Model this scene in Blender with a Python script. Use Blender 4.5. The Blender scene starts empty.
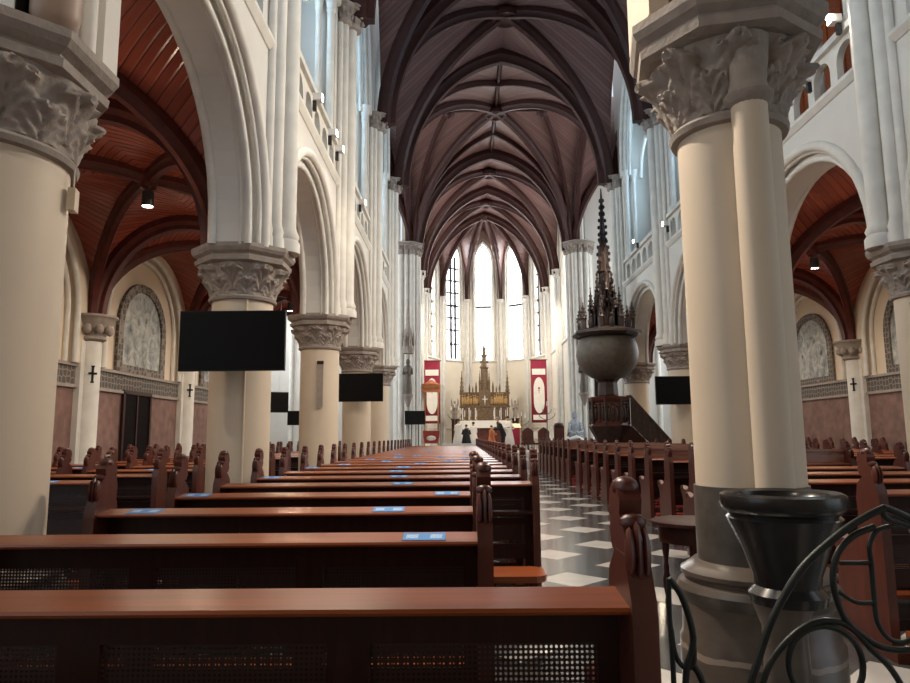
import bpy, math, random
from mathutils import Vector, Matrix
random.seed(7)
C = bpy.context.scene.collection
PI = math.pi
AX = 1.542                      # nave axis
EYE = 1.45
PY = [3.69, 8.44, 13.19, 17.95, 22.70]   # arcade piers
CR = 31.23                      # east crossing piers
CH = 35.98                      # choir pier
AP = 40.4                       # apse springing

# ------------------------------------------------------------------ mesh builder
class MB:
    def __init__(s): s.v = []; s.f = []; s.uv = {}
    def add(s, vs, fs, uvs=None):
        o = len(s.v); s.v += [tuple(p) for p in vs]
        for k, f in enumerate(fs):
            if uvs: s.uv[len(s.f)] = uvs[k]
            s.f.append([i + o for i in f])
    def box(s, x0, x1, y0, y1, z0, z1):
        s.add([(x, y, z) for z in (z0, z1) for y in (y0, y1) for x in (x0, x1)],
              [(0, 2, 3, 1), (4, 5, 7, 6), (0, 1, 5, 4), (2, 6, 7, 3), (0, 4, 6, 2), (1, 3, 7, 5)])
    def obox(s, c, ux, hx, hy, z0, z1):     # box rotated about z, ux = unit dir
        d = Vector((ux[0], ux[1])); n = Vector((-d.y, d.x)); vs = []
        for z in (z0, z1):
            for a, b in ((-1, -1), (1, -1), (1, 1), (-1, 1)):
                p = Vector(c[:2]) + d * hx * a + n * hy * b; vs.append((p.x, p.y, z))
        s.add(vs, [(3, 2, 1, 0), (4, 5, 6, 7), (0, 1, 5, 4), (1, 2, 6, 5), (2, 3, 7, 6), (3, 0, 4, 7)])
    def lathe(s, prof, n=24, c=(0, 0, 0), rot=0.0, sx=1, sy=1, cap=True):
        vs = []
        for r, z in prof:
            for k in range(n):
                a = rot + 2 * PI * k / n
                vs.append((c[0] + r * sx * math.cos(a), c[1] + r * sy * math.sin(a), c[2] + z))
        fs = []
        for i in range(len(prof) - 1):
            for k in range(n):
                k2 = (k + 1) % n
                fs.append((i * n + k, i * n + k2, (i + 1) * n + k2, (i + 1) * n + k))
        if cap:
            fs.append(tuple(reversed(range(n)))); m = (len(prof) - 1) * n
            fs.append(tuple(range(m, m + n)))
        s.add(vs, fs)
    def ell(s, c, r, nu=10, nv=7):
        prof = [(max(1e-4, math.cos(-PI / 2 + PI * i / nv)), math.sin(-PI / 2 + PI * i / nv)) for i in range(nv + 1)]
        vs = []
        for pr, pz in prof:
            for k in range(nu):
                a = 2 * PI * k / nu
                vs.append((c[0] + r[0] * pr * math.cos(a), c[1] + r[1] * pr * math.sin(a), c[2] + r[2] * pz))
        fs = [(i * nu + k, i * nu + (k + 1) % nu, (i + 1) * nu + (k + 1) % nu, (i + 1) * nu + k) for i in range(nv) for k in range(nu)]
        s.add(vs, fs)
    def prism(s, poly, axis, a0, a1):       # poly of 2D points, extruded along axis
        def P(p, a):
            return {'x': (a, p[0], p[1]), 'y': (p[0], a, p[1]), 'z': (p[0], p[1], a)}[axis]
        n = len(poly)
        s.add([P(p, a0) for p in poly] + [P(p, a1) for p in poly],
              [tuple(range(n)), tuple(reversed(range(n, 2 * n)))] + [(i, n + i, n + (i + 1) % n, (i + 1) % n) for i in range(n)])
    def tube(s, pts, r, n=8, cap=True):
        pts = [Vector(p) for p in pts]; rs = r if isinstance(r, (list, tuple)) else [r] * len(pts)
        vs = []; up = None
        for i, p in enumerate(pts):
            t = (pts[min(i + 1, len(pts) - 1)] - pts[max(i - 1, 0)]).normalized()
            if up is None:
                up = Vector((0, 0, 1)) if abs(t.z) < .9 else Vector((1, 0, 0))
            a = t.cross(up).normalized(); up = a.cross(t).normalized()
            for k in range(n):
                q = p + (a * math.cos(2 * PI * k / n) + up * math.sin(2 * PI * k / n)) * rs[i]; vs.append(q)
        fs = [(i * n + k, i * n + (k + 1) % n, (i + 1) * n + (k + 1) % n, (i + 1) * n + k) for i in range(len(pts) - 1) for k in range(n)]
        if cap: fs += [tuple(reversed(range(n))), tuple(range((len(pts) - 1) * n, len(pts) * n))]
        s.add(vs, fs)
    def sweep(s, pts, prof, side):          # path in the plane perpendicular to side; prof (a along side, b outwards)
        pts = [Vector(p) for p in pts]; side = Vector(side).normalized(); m = len(prof); vs = []
        for i, p in enumerate(pts):
            t = (pts[min(i + 1, len(pts) - 1)] - pts[max(i - 1, 0)]).normalized()
            nn = t.cross(side).normalized()
            for a, b in prof: vs.append(p + side * a + nn * b)
        fs = [(i * m + k, i * m + (k + 1) % m, (i + 1) * m + (k + 1) % m, (i + 1) * m + k) for i in range(len(pts) - 1) for k in range(m)]
        fs += [tuple(reversed(range(m))), tuple(range((len(pts) - 1) * m, len(pts) * m))]
        s.add(vs, fs)
    def mesh(s, name, mat, smooth=35):
        me = bpy.data.meshes.new(name); me.from_pydata(s.v, [], s.f)
        if s.uv:
            l = me.uv_layers.new(name='UVMap')
            for pi, uvs in s.uv.items():
                for k, li in enumerate(me.polygons[pi].loop_indices): l.data[li].uv = uvs[k]
        else:
            import bmesh
            b = bmesh.new(); b.from_mesh(me); bmesh.ops.recalc_face_normals(b, faces=b.faces); b.to_mesh(me); b.free()
        if smooth:
            me.polygons.foreach_set('use_smooth', [True] * len(me.polygons))
            me.set_sharp_from_angle(angle=math.radians(smooth))
        me.materials.append(mat)
        return me
    def build(s, name, mat, parent=None, smooth=35, loc=None):
        return link(name, s.mesh(name, mat, smooth), parent, loc)

def link(name, me, parent=None, loc=None):
    o = bpy.data.objects.new(name, me); C.objects.link(o)
    if parent: o.parent = parent
    if loc: o.location = loc
    return o
def tag(o, label, cat, group=None):
    o['label'] = label; o['category'] = cat
    if group: o['group'] = group
    return o
def thing(name, label, cat, loc=(0, 0, 0), rz=0, group=None):
    o = bpy.data.objects.new(name, None); C.objects.link(o); o.empty_display_size = .1
    o.location = loc; o.rotation_euler = (0, 0, rz)
    return tag(o, label, cat, group)
def struct(name, mb, mat, smooth=35):
    o = mb.build(name, mat, None, smooth); o['kind'] = 'structure'; return o
def dup(root, loc, label, rz=0, group=None):
    r = root.copy(); C.objects.link(r); r.location = loc; r.rotation_euler = (0, 0, rz); r['label'] = label
    if group: r['group'] = group
    for ch in root.children:
        c = ch.copy(); C.objects.link(c); c.parent = r
        for g in ch.children:
            d = g.copy(); C.objects.link(d); d.parent = c
    return r
ORD = ['first', 'second', 'third', 'fourth', 'fifth', 'sixth', 'seventh', 'eighth', 'ninth', 'tenth', 'eleventh', 'twelfth', 'thirteenth', 'fourteenth',
       'fifteenth', 'sixteenth', 'seventeenth', 'eighteenth', 'nineteenth', 'twentieth', 'twenty-first', 'twenty-second', 'twenty-third', 'twenty-fourth',
       'twenty-fifth', 'twenty-sixth', 'twenty-seventh', 'twenty-eighth', 'twenty-ninth', 'thirtieth']

# ------------------------------------------------------------------ materials
def new_mat(name):
    m = bpy.data.materials.new(name); m.use_nodes = True
    nt = m.node_tree; b = nt.nodes['Principled BSDF']; return m, nt, b
def N(nt, t, **kw):
    n = nt.nodes.new(t)
    for k, v in kw.items(): setattr(n, k, v)
    return n
def mat(name, col, rough=.6, var=.12, scale=6, stretch=(1, 1, 1), bump=0, metal=0, spec=.5, coat=0, bscale=None):
    m, nt, b = new_mat(name)
    tc = N(nt, 'ShaderNodeTexCoord'); mp = N(nt, 'ShaderNodeMapping'); mp.inputs['Scale'].default_value = stretch
    nt.links.new(tc.outputs['Object'], mp.inputs[0])
    nz = N(nt, 'ShaderNodeTexNoise'); nz.inputs['Scale'].default_value = scale; nz.inputs['Detail'].default_value = 5
    nt.links.new(mp.outputs[0], nz.inputs['Vector'])
    rp = N(nt, 'ShaderNodeValToRGB')
    e = rp.color_ramp.elements; e[0].position = .3; e[1].position = .7
    e[0].color = (*[max(0, c * (1 - var)) for c in col], 1); e[1].color = (*[min(1, c * (1 + var)) for c in col], 1)
    nt.links.new(nz.outputs['Fac'], rp.inputs[0]); nt.links.new(rp.outputs[0], b.inputs['Base Color'])
    b.inputs['Roughness'].default_value = rough; b.inputs['Metallic'].default_value = metal
    b.inputs['Specular IOR Level'].default_value = spec; b.inputs['Coat Weight'].default_value = coat
    if bump:
        bp = N(nt, 'ShaderNodeBump'); bp.inputs['Strength'].default_value = bump; bp.inputs['Distance'].default_value = .02
        if bscale:
            n2 = N(nt, 'ShaderNodeTexNoise'); n2.inputs['Scale'].default_value = bscale; n2.inputs['Detail'].default_value = 3
            nt.links.new(mp.outputs[0], n2.inputs['Vector']); nt.links.new(n2.outputs['Fac'], bp.inputs['Height'])
        else: nt.links.new(nz.outputs['Fac'], bp.inputs['Height'])
        nt.links.new(bp.outputs[0], b.inputs['Normal'])
    return m
def emit(name, col, st):
    m, nt, b = new_mat(name)
    b.inputs['Base Color'].default_value = (.8, .8, .8, 1); b.inputs['Roughness'].default_value = .3
    b.inputs['Emission Color'].default_value = (*col, 1); b.inputs['Emission Strength'].default_value = st
    return m
def mth(nt, op, a, bb=None, c=None):
    n = N(nt, 'ShaderNodeMath', operation=op)
    for i, v in enumerate((a, bb, c)):
        if v is None: continue
        if isinstance(v, (int, float)): n.inputs[i].default_value = v
        else: nt.links.new(v, n.inputs[i])
    return n.outputs[0]
def planks(name, c1, c2, width=.13, rough=.35, spec=.5):
    m, nt, b = new_mat(name)
    uv = N(nt, 'ShaderNodeUVMap'); sp = N(nt, 'ShaderNodeSeparateXYZ'); nt.links.new(uv.outputs[0], sp.inputs[0])
    q = mth(nt, 'DIVIDE', sp.outputs[1], width); fr = mth(nt, 'FRACT', q); fl = mth(nt, 'FLOOR', q)
    wn = N(nt, 'ShaderNodeTexWhiteNoise', noise_dimensions='1D'); nt.links.new(fl, wn.inputs['W'])
    nz = N(nt, 'ShaderNodeTexNoise'); nz.inputs['Scale'].default_value = 3
    mp = N(nt, 'ShaderNodeMapping'); mp.inputs['Scale'].default_value = (.6, 8, 1); nt.links.new(uv.outputs[0], mp.inputs[0]); nt.links.new(mp.outputs[0], nz.inputs['Vector'])
    fac = mth(nt, 'MULTIPLY_ADD', wn.outputs['Value'], .5, mth(nt, 'MULTIPLY', nz.outputs['Fac'], .5))
    mx = N(nt, 'ShaderNodeMix', data_type='RGBA'); nt.links.new(fac, mx.inputs['Factor'])
    mx.inputs[6].default_value = (*c1, 1); mx.inputs[7].default_value = (*c2, 1)
    gap = mth(nt, 'LESS_THAN', fr, .09)
    m2 = N(nt, 'ShaderNodeMix', data_type='RGBA'); nt.links.new(gap, m2.inputs['Factor']); nt.links.new(mx.outputs[2], m2.inputs[6])
    m2.inputs[7].default_value = (c1[0] * .45, c1[1] * .45, c1[2] * .45, 1)
    nt.links.new(m2.outputs[2], b.inputs['Base Color'])
    bp = N(nt, 'ShaderNodeBump'); bp.inputs['Strength'].default_value = .6; bp.inputs['Distance'].default_value = .02
    tri = mth(nt, 'PINGPONG', fr, .5); h = mth(nt, 'MINIMUM', mth(nt, 'MULTIPLY', tri, 3), .5)
    nt.links.new(h, bp.inputs['Height']); nt.links.new(bp.outputs[0], b.inputs['Normal'])
    b.inputs['Roughness'].default_value = rough; b.inputs['Specular IOR Level'].default_value = spec
    return m
def floor_mat():
    m, nt, b = new_mat('floor_tiles')
    tc = N(nt, 'ShaderNodeTexCoord'); sp = N(nt, 'ShaderNodeSeparateXYZ'); nt.links.new(tc.outputs['Object'], sp.inputs[0])
    s = .525; r2 = math.sqrt(2)
    x = mth(nt, 'SUBTRACT', sp.outputs[0], 1.855); y = mth(nt, 'SUBTRACT', sp.outputs[1], 9.52)
    u = mth(nt, 'ADD', mth(nt, 'DIVIDE', mth(nt, 'ADD', x, y), r2 * s), .5)
    v = mth(nt, 'ADD', mth(nt, 'DIVIDE', mth(nt, 'SUBTRACT', x, y), r2 * s), .5)
    fu = mth(nt, 'FLOOR', u); fv = mth(nt, 'FLOOR', v)
    eu = mth(nt, 'LESS_THAN', mth(nt, 'FLOORED_MODULO', fu, 2), .5); ev = mth(nt, 'LESS_THAN', mth(nt, 'FLOORED_MODULO', fv, 2), .5)
    w = mth(nt, 'MULTIPLY', eu, ev)
    nz = N(nt, 'ShaderNodeTexNoise'); nz.inputs['Scale'].default_value = 5; nz.inputs['Detail'].default_value = 6; nt.links.new(tc.outputs['Object'], nz.inputs['Vector'])
    cw = N(nt, 'ShaderNodeValToRGB'); cw.color_ramp.elements[0].color = (.50, .48, .45, 1); cw.color_ramp.elements[1].color = (.68, .66, .63, 1); nt.links.new(nz.outputs['Fac'], cw.inputs[0])
    cb = N(nt, 'ShaderNodeValToRGB'); cb.color_ramp.elements[0].color = (.055, .058, .06, 1); cb.color_ramp.elements[1].color = (.10, .105, .11, 1); nt.links.new(nz.outputs['Fac'], cb.inputs[0])
    mx = N(nt, 'ShaderNodeMix', data_type='RGBA'); nt.links.new(w, mx.inputs['Factor']); nt.links.new(cb.outputs[0], mx.inputs[6]); nt.links.new(cw.outputs[0], mx.inputs[7])
    ju = mth(nt, 'LESS_THAN', mth(nt, 'PINGPONG', mth(nt, 'FRACT', u), .5), .008); jv = mth(nt, 'LESS_THAN', mth(nt, 'PINGPONG', mth(nt, 'FRACT', v), .5), .008)
    j = mth(nt, 'MAXIMUM', ju, jv)
    m2 = N(nt, 'ShaderNodeMix', data_type='RGBA'); nt.links.new(mth(nt, 'MULTIPLY', j, .6), m2.inputs['Factor']); nt.links.new(mx.outputs[2], m2.inputs[6]); m2.inputs[7].default_value = (.05, .05, .05, 1)
    nt.links.new(m2.outputs[2], b.inputs['Base Color']); b.inputs['Roughness'].default_value = .15; b.inputs['Specular IOR Level'].default_value = .6
    return m
def cane_mat():
    m, nt, b = new_mat('woven_cane')
    tc = N(nt, 'ShaderNodeTexCoord'); sp = N(nt, 'ShaderNodeSeparateXYZ'); nt.links.new(tc.outputs['Object'], sp.inputs[0])
    p = .013
    fx = mth(nt, 'SUBTRACT', mth(nt, 'FRACT', mth(nt, 'DIVIDE', sp.outputs[0], p)), .5); fz = mth(nt, 'SUBTRACT', mth(nt, 'FRACT', mth(nt, 'DIVIDE', sp.outputs[2], p)), .5)
    r = mth(nt, 'ADD', mth(nt, 'MULTIPLY', fx, fx), mth(nt, 'MULTIPLY', fz, fz))
    al = mth(nt, 'GREATER_THAN', r, .085)
    b.inputs['Base Color'].default_value = (.03, .010, .007, 1); b.inputs['Roughness'].default_value = .5
    nt.links.new(al, b.inputs['Alpha'])
    return m
def frieze_mat():
    m, nt, b = new_mat('patterned_frieze')
    tc = N(nt, 'ShaderNodeTexCoord'); mp = N(nt, 'ShaderNodeMapping'); mp.inputs['Rotation'].default_value = (0, 0, 0); nt.links.new(tc.outputs['Object'], mp.inputs[0])
    vo = N(nt, 'ShaderNodeTexVoronoi', feature='DISTANCE_TO_EDGE'); vo.inputs['Scale'].default_value = 8; vo.inputs['Randomness'].default_value = .35; nt.links.new(mp.outputs[0], vo.inputs['Vector'])
    rp = N(nt, 'ShaderNodeValToRGB'); e = rp.color_ramp.elements; e[0].position = .05; e[1].position = .12
    e[0].color = (.24, .21, .18, 1); e[1].color = (.085, .07, .06, 1); nt.links.new(vo.outputs['Distance'], rp.inputs[0]); nt.links.new(rp.outputs[0], b.inputs['Base Color'])
    b.inputs['Roughness'].default_value = .7; return m
def mural_mat():
    m, nt, b = new_mat('painted_relief')
    tc = N(nt, 'ShaderNodeTexCoord')
    nz = N(nt, 'ShaderNodeTexNoise'); nz.inputs['Scale'].default_value = 3.2; nz.inputs['Detail'].default_value = 6; nz.inputs['Distortion'].default_value = 1.5; nt.links.new(tc.outputs['Object'], nz.inputs['Vector'])
    rp = N(nt, 'ShaderNodeValToRGB'); e = rp.color_ramp.elements; e[0].position = .3; e[1].position = .72
    e[0].color = (.16, .17, .18, 1); e[1].color = (.55, .55, .50, 1); x = e.new(.5); x.color = (.32, .34, .33, 1)
    nt.links.new(nz.outputs['Fac'], rp.inputs[0]); nt.links.new(rp.outputs[0], b.inputs['Base Color']); b.inputs['Roughness'].default_value = .55; return m
def sticker_mat():
    m, nt, b = new_mat('blue_sticker')
    tc = N(nt, 'ShaderNodeTexCoord'); sp = N(nt, 'ShaderNodeSeparateXYZ'); nt.links.new(tc.outputs['Generated'], sp.inputs[0])
    x, y = sp.outputs[0], sp.outputs[1]
    def rect(a0, a1, b0, b1):
        return mth(nt, 'MULTIPLY', mth(nt, 'MULTIPLY', mth(nt, 'GREATER_THAN', x, a0), mth(nt, 'LESS_THAN', x, a1)), mth(nt, 'MULTIPLY', mth(nt, 'GREATER_THAN', y, b0), mth(nt, 'LESS_THAN', y, b1)))
    w = mth(nt, 'MAXIMUM', rect(.08, .36, .25, .75), rect(.64, .92, .25, .75))
    nz = N(nt, 'ShaderNodeTexNoise'); nz.inputs['Scale'].default_value = 40; nt.links.new(tc.outputs['Generated'], nz.inputs['Vector'])
    w = mth(nt, 'MULTIPLY', w, mth(nt, 'GREATER_THAN', nz.outputs['Fac'], .45))
    mx = N(nt, 'ShaderNodeMix', data_type='RGBA'); nt.links.new(w, mx.inputs['Factor']); mx.inputs[6].default_value = (.09, .27, .62, 1); mx.inputs[7].default_value = (.45, .62, .80, 1)
    nt.links.new(mx.outputs[2], b.inputs['Base Color']); b.inputs['Roughness'].default_value = .6; b.inputs['Specular IOR Level'].default_value = .2; return m

def plinth_mat():
    m = mat('grey_marble', (.11, .088, .072), .28, .35, 3, stretch=(1, 1, 2.5)); nt = m.node_tree; b = nt.nodes['Principled BSDF']
    src = b.inputs['Base Color'].links[0].from_socket
    tc = N(nt, 'ShaderNodeTexCoord'); sp = N(nt, 'ShaderNodeSeparateXYZ'); nt.links.new(tc.outputs['Object'], sp.inputs[0])
    nz = N(nt, 'ShaderNodeTexNoise'); nz.inputs['Scale'].default_value = 4; nt.links.new(tc.outputs['Object'], nz.inputs['Vector'])
    d = mth(nt, 'ABSOLUTE', mth(nt, 'SUBTRACT', sp.outputs[2], mth(nt, 'MULTIPLY_ADD', nz.outputs['Fac'], .12, .31)))
    f = mth(nt, 'MULTIPLY', mth(nt, 'LESS_THAN', d, .014), .75)
    mx = N(nt, 'ShaderNodeMix', data_type='RGBA'); nt.links.new(f, mx.inputs['Factor']); nt.links.new(src, mx.inputs[6]); mx.inputs[7].default_value = (.34, .28, .23, 1)
    nt.links.new(mx.outputs[2], b.inputs['Base Color']); return m

M = dict(
    cream=mat('cream_paint', (.68, .57, .44), .55, .05, 1.5),
    wall=mat('off_white_plaster', (.66, .64, .60), .6, .05, 1.2),
    apse=mat('apse_plaster', (.74, .68, .57), .6, .05, 1.2),
    stone=mat('carved_stone', (.32, .275, .24), .75, .15, 9, bump=.25, bscale=40),
    pale=mat('pale_stone', (.68, .66, .61), .65, .08, 4),
    dark=mat('dark_granite', (.10, .088, .076), .35, .25, 12),
    plinth=plinth_mat(),
    basin=mat('black_marble', (.022, .02, .019), .22, .2, 6),
    pew=mat('varnished_wood', (.25, .062, .019), .3, .3, 3, stretch=(.5, 9, 9), spec=.35),
    pewdk=mat('dark_varnished_wood', (.034, .010, .007), .42, .3, 3, stretch=(9, 9, .6), spec=.25),
    pewend=mat('carved_wood', (.085, .021, .013), .36, .3, 4, stretch=(4, 4, .7)),
    pewtop=mat('pew_wood_reflection_tint', (.30, .15, .11), .22, .25, 3, stretch=(.5, 9, 9)),  # pew wood made paler, reflected light put into its colour
    gold_wood=mat('gilded_wood', (.42, .26, .10), .45, .35, 14),
    red=mat('red_vinyl', (.34, .035, .03), .45, .1, 8),
    rib=mat('dark_rib_wood', (.048, .016, .013), .55, .2, 6, spec=.25),
    arib=mat('red_rib_wood', (.085, .018, .013), .45, .25, 6, spec=.3),
    vault=planks('nave_planks', (.135, .064, .058), (.25, .13, .115), .14, .4),
    avault=planks('aisle_planks', (.21, .046, .030), (.40, .10, .062), .13, .24),
    floor=floor_mat(), cane=cane_mat(), frieze=frieze_mat(), mural=mural_mat(), sticker=sticker_mat(),
    dado=mat('red_brown_plaster', (.21, .12, .098), .8, .25, 5),
    black=mat('black_plastic', (.008, .008, .008), .5, .05, 4, spec=.2),
    screen=mat('dead_screen', (.003, .003, .0035), .45, .02, 4, spec=.12),
    iron=mat('wrought_iron', (.028, .032, .03), .4, .3, 10, metal=.6),
    brass=mat('brass', (.45, .32, .12), .35, .2, 10, metal=.8),
    white=mat('white_cloth', (.80, .78, .75), .8, .05, 5),
    banner=mat('crimson_cloth', (.26, .012, .04), .75, .12, 6),
    skin=mat('skin', (.45, .27, .19), .55, .05, 5),
    cloth=mat('black_cloth', (.018, .018, .02), .8, .1, 5),
    orange=mat('orange_cloth', (.62, .20, .09), .75, .15, 6),
    hair=mat('dark_hair', (.02, .015, .012), .6, .2, 20),
    grey=mat('grey_hair', (.25, .24, .23), .6, .2, 20),
    pulpit=mat('carved_oak', (.036, .018, .013), .5, .4, 9, bump=.4, bscale=30),
    bowl=mat('aged_bronze_paint', (.10, .082, .062), .5, .25, 7),
    altar=mat('altar_carving', (.13, .078, .04), .5, .55, 12, bump=.5, bscale=30),
    beige=mat('beige_plastic', (.36, .25, .19), .5, .05, 5),
    doorwood=mat('near_black_door', (.008, .005, .005), .8, .2, 5, spec=.1),
    lead=mat('window_lead', (.035, .035, .04), .5, .1, 8),
    pieta=mat('blue_grey_statue', (.34, .38, .42), .6, .4, 14),
    grille=mat('dark_lamp_body', (.02, .02, .02), .4, .05, 5),
    lens=emit('lamp_lens', (1, .93, .8), 40),
    apane=emit('apse_daylight', (.97, .98, 1), 8.5),
    cpane=emit('clerestory_daylight', (.50, .76, 1), 6.0),
    tpane=emit('transept_daylight', (.90, .96, 1), 8.0),
)

# ------------------------------------------------------------------ arch helpers
def arch(w, zs, rise, n=10):
    """pointed arch from (-w,zs) up to (0,zs+rise) and down to (w,zs)"""
    R = (rise * rise + w * w) / (2 * w); a1 = math.acos(max(-1, min(1, (w - R) / R)))
    L = []
    for i in range(n + 1):
        a = PI - (PI - a1) * i / n if False else PI + (a1 - PI) * i / n
        L.append((-w + R + R * math.cos(a), zs + R * math.sin(a)))
    L[-1] = (0.0, zs + rise)
    return L + [(-u, z) for u, z in reversed(L[:-1])]
def prof(w, zs, rise):
    R = (rise * rise + w * w) / (2 * w)
    return lambda t: zs + math.sqrt(max(0, R * R - (min(1, abs(t)) * w + R - w) ** 2))
def slab(mb, f, u0, u1, z0, z1, arches):
    """wall between u0..u1, z0..z1 of unit depth, with arched openings [(c,w,zs,rise)]; f(u,z,d)->xyz"""
    def q(*p): mb.add([f(*a) for a in p], [(0, 1, 2, 3)])
    cur = u0; segs = []
    for c, w, zs, rise in arches:
        segs.append((cur, c - w)); cur = c + w
        P = [(c - w, z0)] + [(c + u, z) for u, z in arch(w, zs, rise)] + [(c + w, z0)]
        for (a, za), (b, zb) in zip(P[:-1], P[1:]):
            if abs(a - b) > 1e-6:
                for d in (0, 1): q((a, za, d), (b, zb, d), (b, z1, d), (a, z1, d))
            if abs(a - b) > 1e-6: q((a, za, 0), (b, zb, 0), (b, zb, 1), (a, za, 1))
        q((c - w, z1, 0), (c + w, z1, 0), (c + w, z1, 1), (c - w, z1, 1))
    segs.append((cur, u1))
    for a, b in segs:
        if b - a < 1e-5: continue
        mb.add([f(u, z, d) for d in (0, 1) for z in (z0, z1) for u in (a, b)],
               [(0, 1, 3, 2), (4, 6, 7, 5), (0, 4, 5, 1), (2, 3, 7, 6), (0, 2, 6, 4), (1, 5, 7, 3)])
def cyl_map(s, t0, t1):                      # wall parallel to the nave: u=y
    return lambda u, z, d: (AX + s * (t0 + (t1 - t0) * d), u, z)
RPROF = lambda a, d: [(-a, .02), (-a, -d * .45), (-a * .55, -d * .7), (-a * .5, -d), (a * .5, -d), (a * .55, -d * .7), (a, -d * .45), (a, .02)]
def neg(p): return [(a, -b) for a, b in p]

def vault(mb, cx, cy, wx, wy, zs, rise, n=14, slant=1):
    P = prof(1.0, 0, 1.0 * rise / ((wx + wy) / 2) if False else rise / max(wx, wy))
    w = max(wx, wy); PF = prof(w, zs, rise); z_of = lambda t: PF(t)
    ts = [math.sin(PI / 2 * i / n) for i in range(n + 1)]; ts = [-t for t in reversed(ts[1:])] + ts
    al = [0]
    for a, b in zip(ts[:-1], ts[1:]): al.append(al[-1] + math.hypot((b - a) * w, z_of(b) - z_of(a)))
    m = len(ts)
    V = [(cx + wx * a, cy + wy * b, z_of(min(abs(a), abs(b)))) for b in ts for a in ts]
    F = []; U = []
    def put(idx, alongx):
        F.append(tuple(j * m + i for i, j in idx))
        hm = al[m // 2]; uu = []
        for i, j in idx:
            g = abs(wx * ts[i]) if alongx else abs(wy * ts[j]); h = abs((al[j] if alongx else al[i]) - hm); uu.append((g + h, (g - h) * .75 + 50) if slant > 0 else (g - h, (g + h) * .75 + 50))
        U.append(uu)
    for j in range(m - 1):
        for i in range(m - 1):
            a = (ts[i] + ts[i + 1]) / 2; b = (ts[j] + ts[j + 1]) / 2
            q = [(i, j), (i + 1, j), (i + 1, j + 1), (i, j + 1)]
            if abs(abs(a) - abs(b)) < 1e-9:
                if a * b > 0: t1, t2 = (q[0], q[1], q[2]), (q[0], q[2], q[3])
                else: t1, t2 = (q[0], q[1], q[3]), (q[1], q[2], q[3])
                for t in (t1, t2):
                    ma = sum(abs(ts[k[0]]) for k in t); mb_ = sum(abs(ts[k[1]]) for k in t); put(t, ma > mb_)
            else: put(q, abs(a) > abs(b))
    F = [tuple(reversed(f)) for f in F]; U = [list(reversed(u)) for u in U]
    mb.add(V, F, U)
    return PF
def diag_path(cx, cy, wx, wy, PF, sg, n=16, dz=0):
    out = []
    for i in range(-n, n + 1):
        t = math.sin(PI / 2 * i / n); out.append((cx + wx * t, cy + sg * wy * t, PF(t) + dz))
    return out
def rib(parent, path, side, a, d, material, name='rib'):
    mb = MB(); p = RPROF(a, d)
    # make sure the profile hangs down at the crown
    k = len(path) // 2; t = (Vector(path[min(k + 1, len(path) - 1)]) - Vector(path[k - 1])).normalized(); nn = t.cross(Vector(side))
    if nn.z < 0: p = neg(p)
    mb.sweep(path, p, side); o = mb.build(name, material, parent, 40); return o

# ------------------------------------------------------------------ floor, platform, walls
mb = MB(); mb.box(-11, 14, -3.5, 33.2, -.2, 0); struct('floor', mb, M['floor'], 0)
mb = MB()
for k in range(4): mb.box(AX - 3.75, AX + 3.75, 32.4 + .36 * k, 45, .16 * k if k else -.02, .16 * (k + 1))
mb.box(AX - 3.75, AX + 3.75, 33.19, 45, -.2, .1)
sanct = struct('floor_sanctuary', mb, M['pale'], 0)

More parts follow.
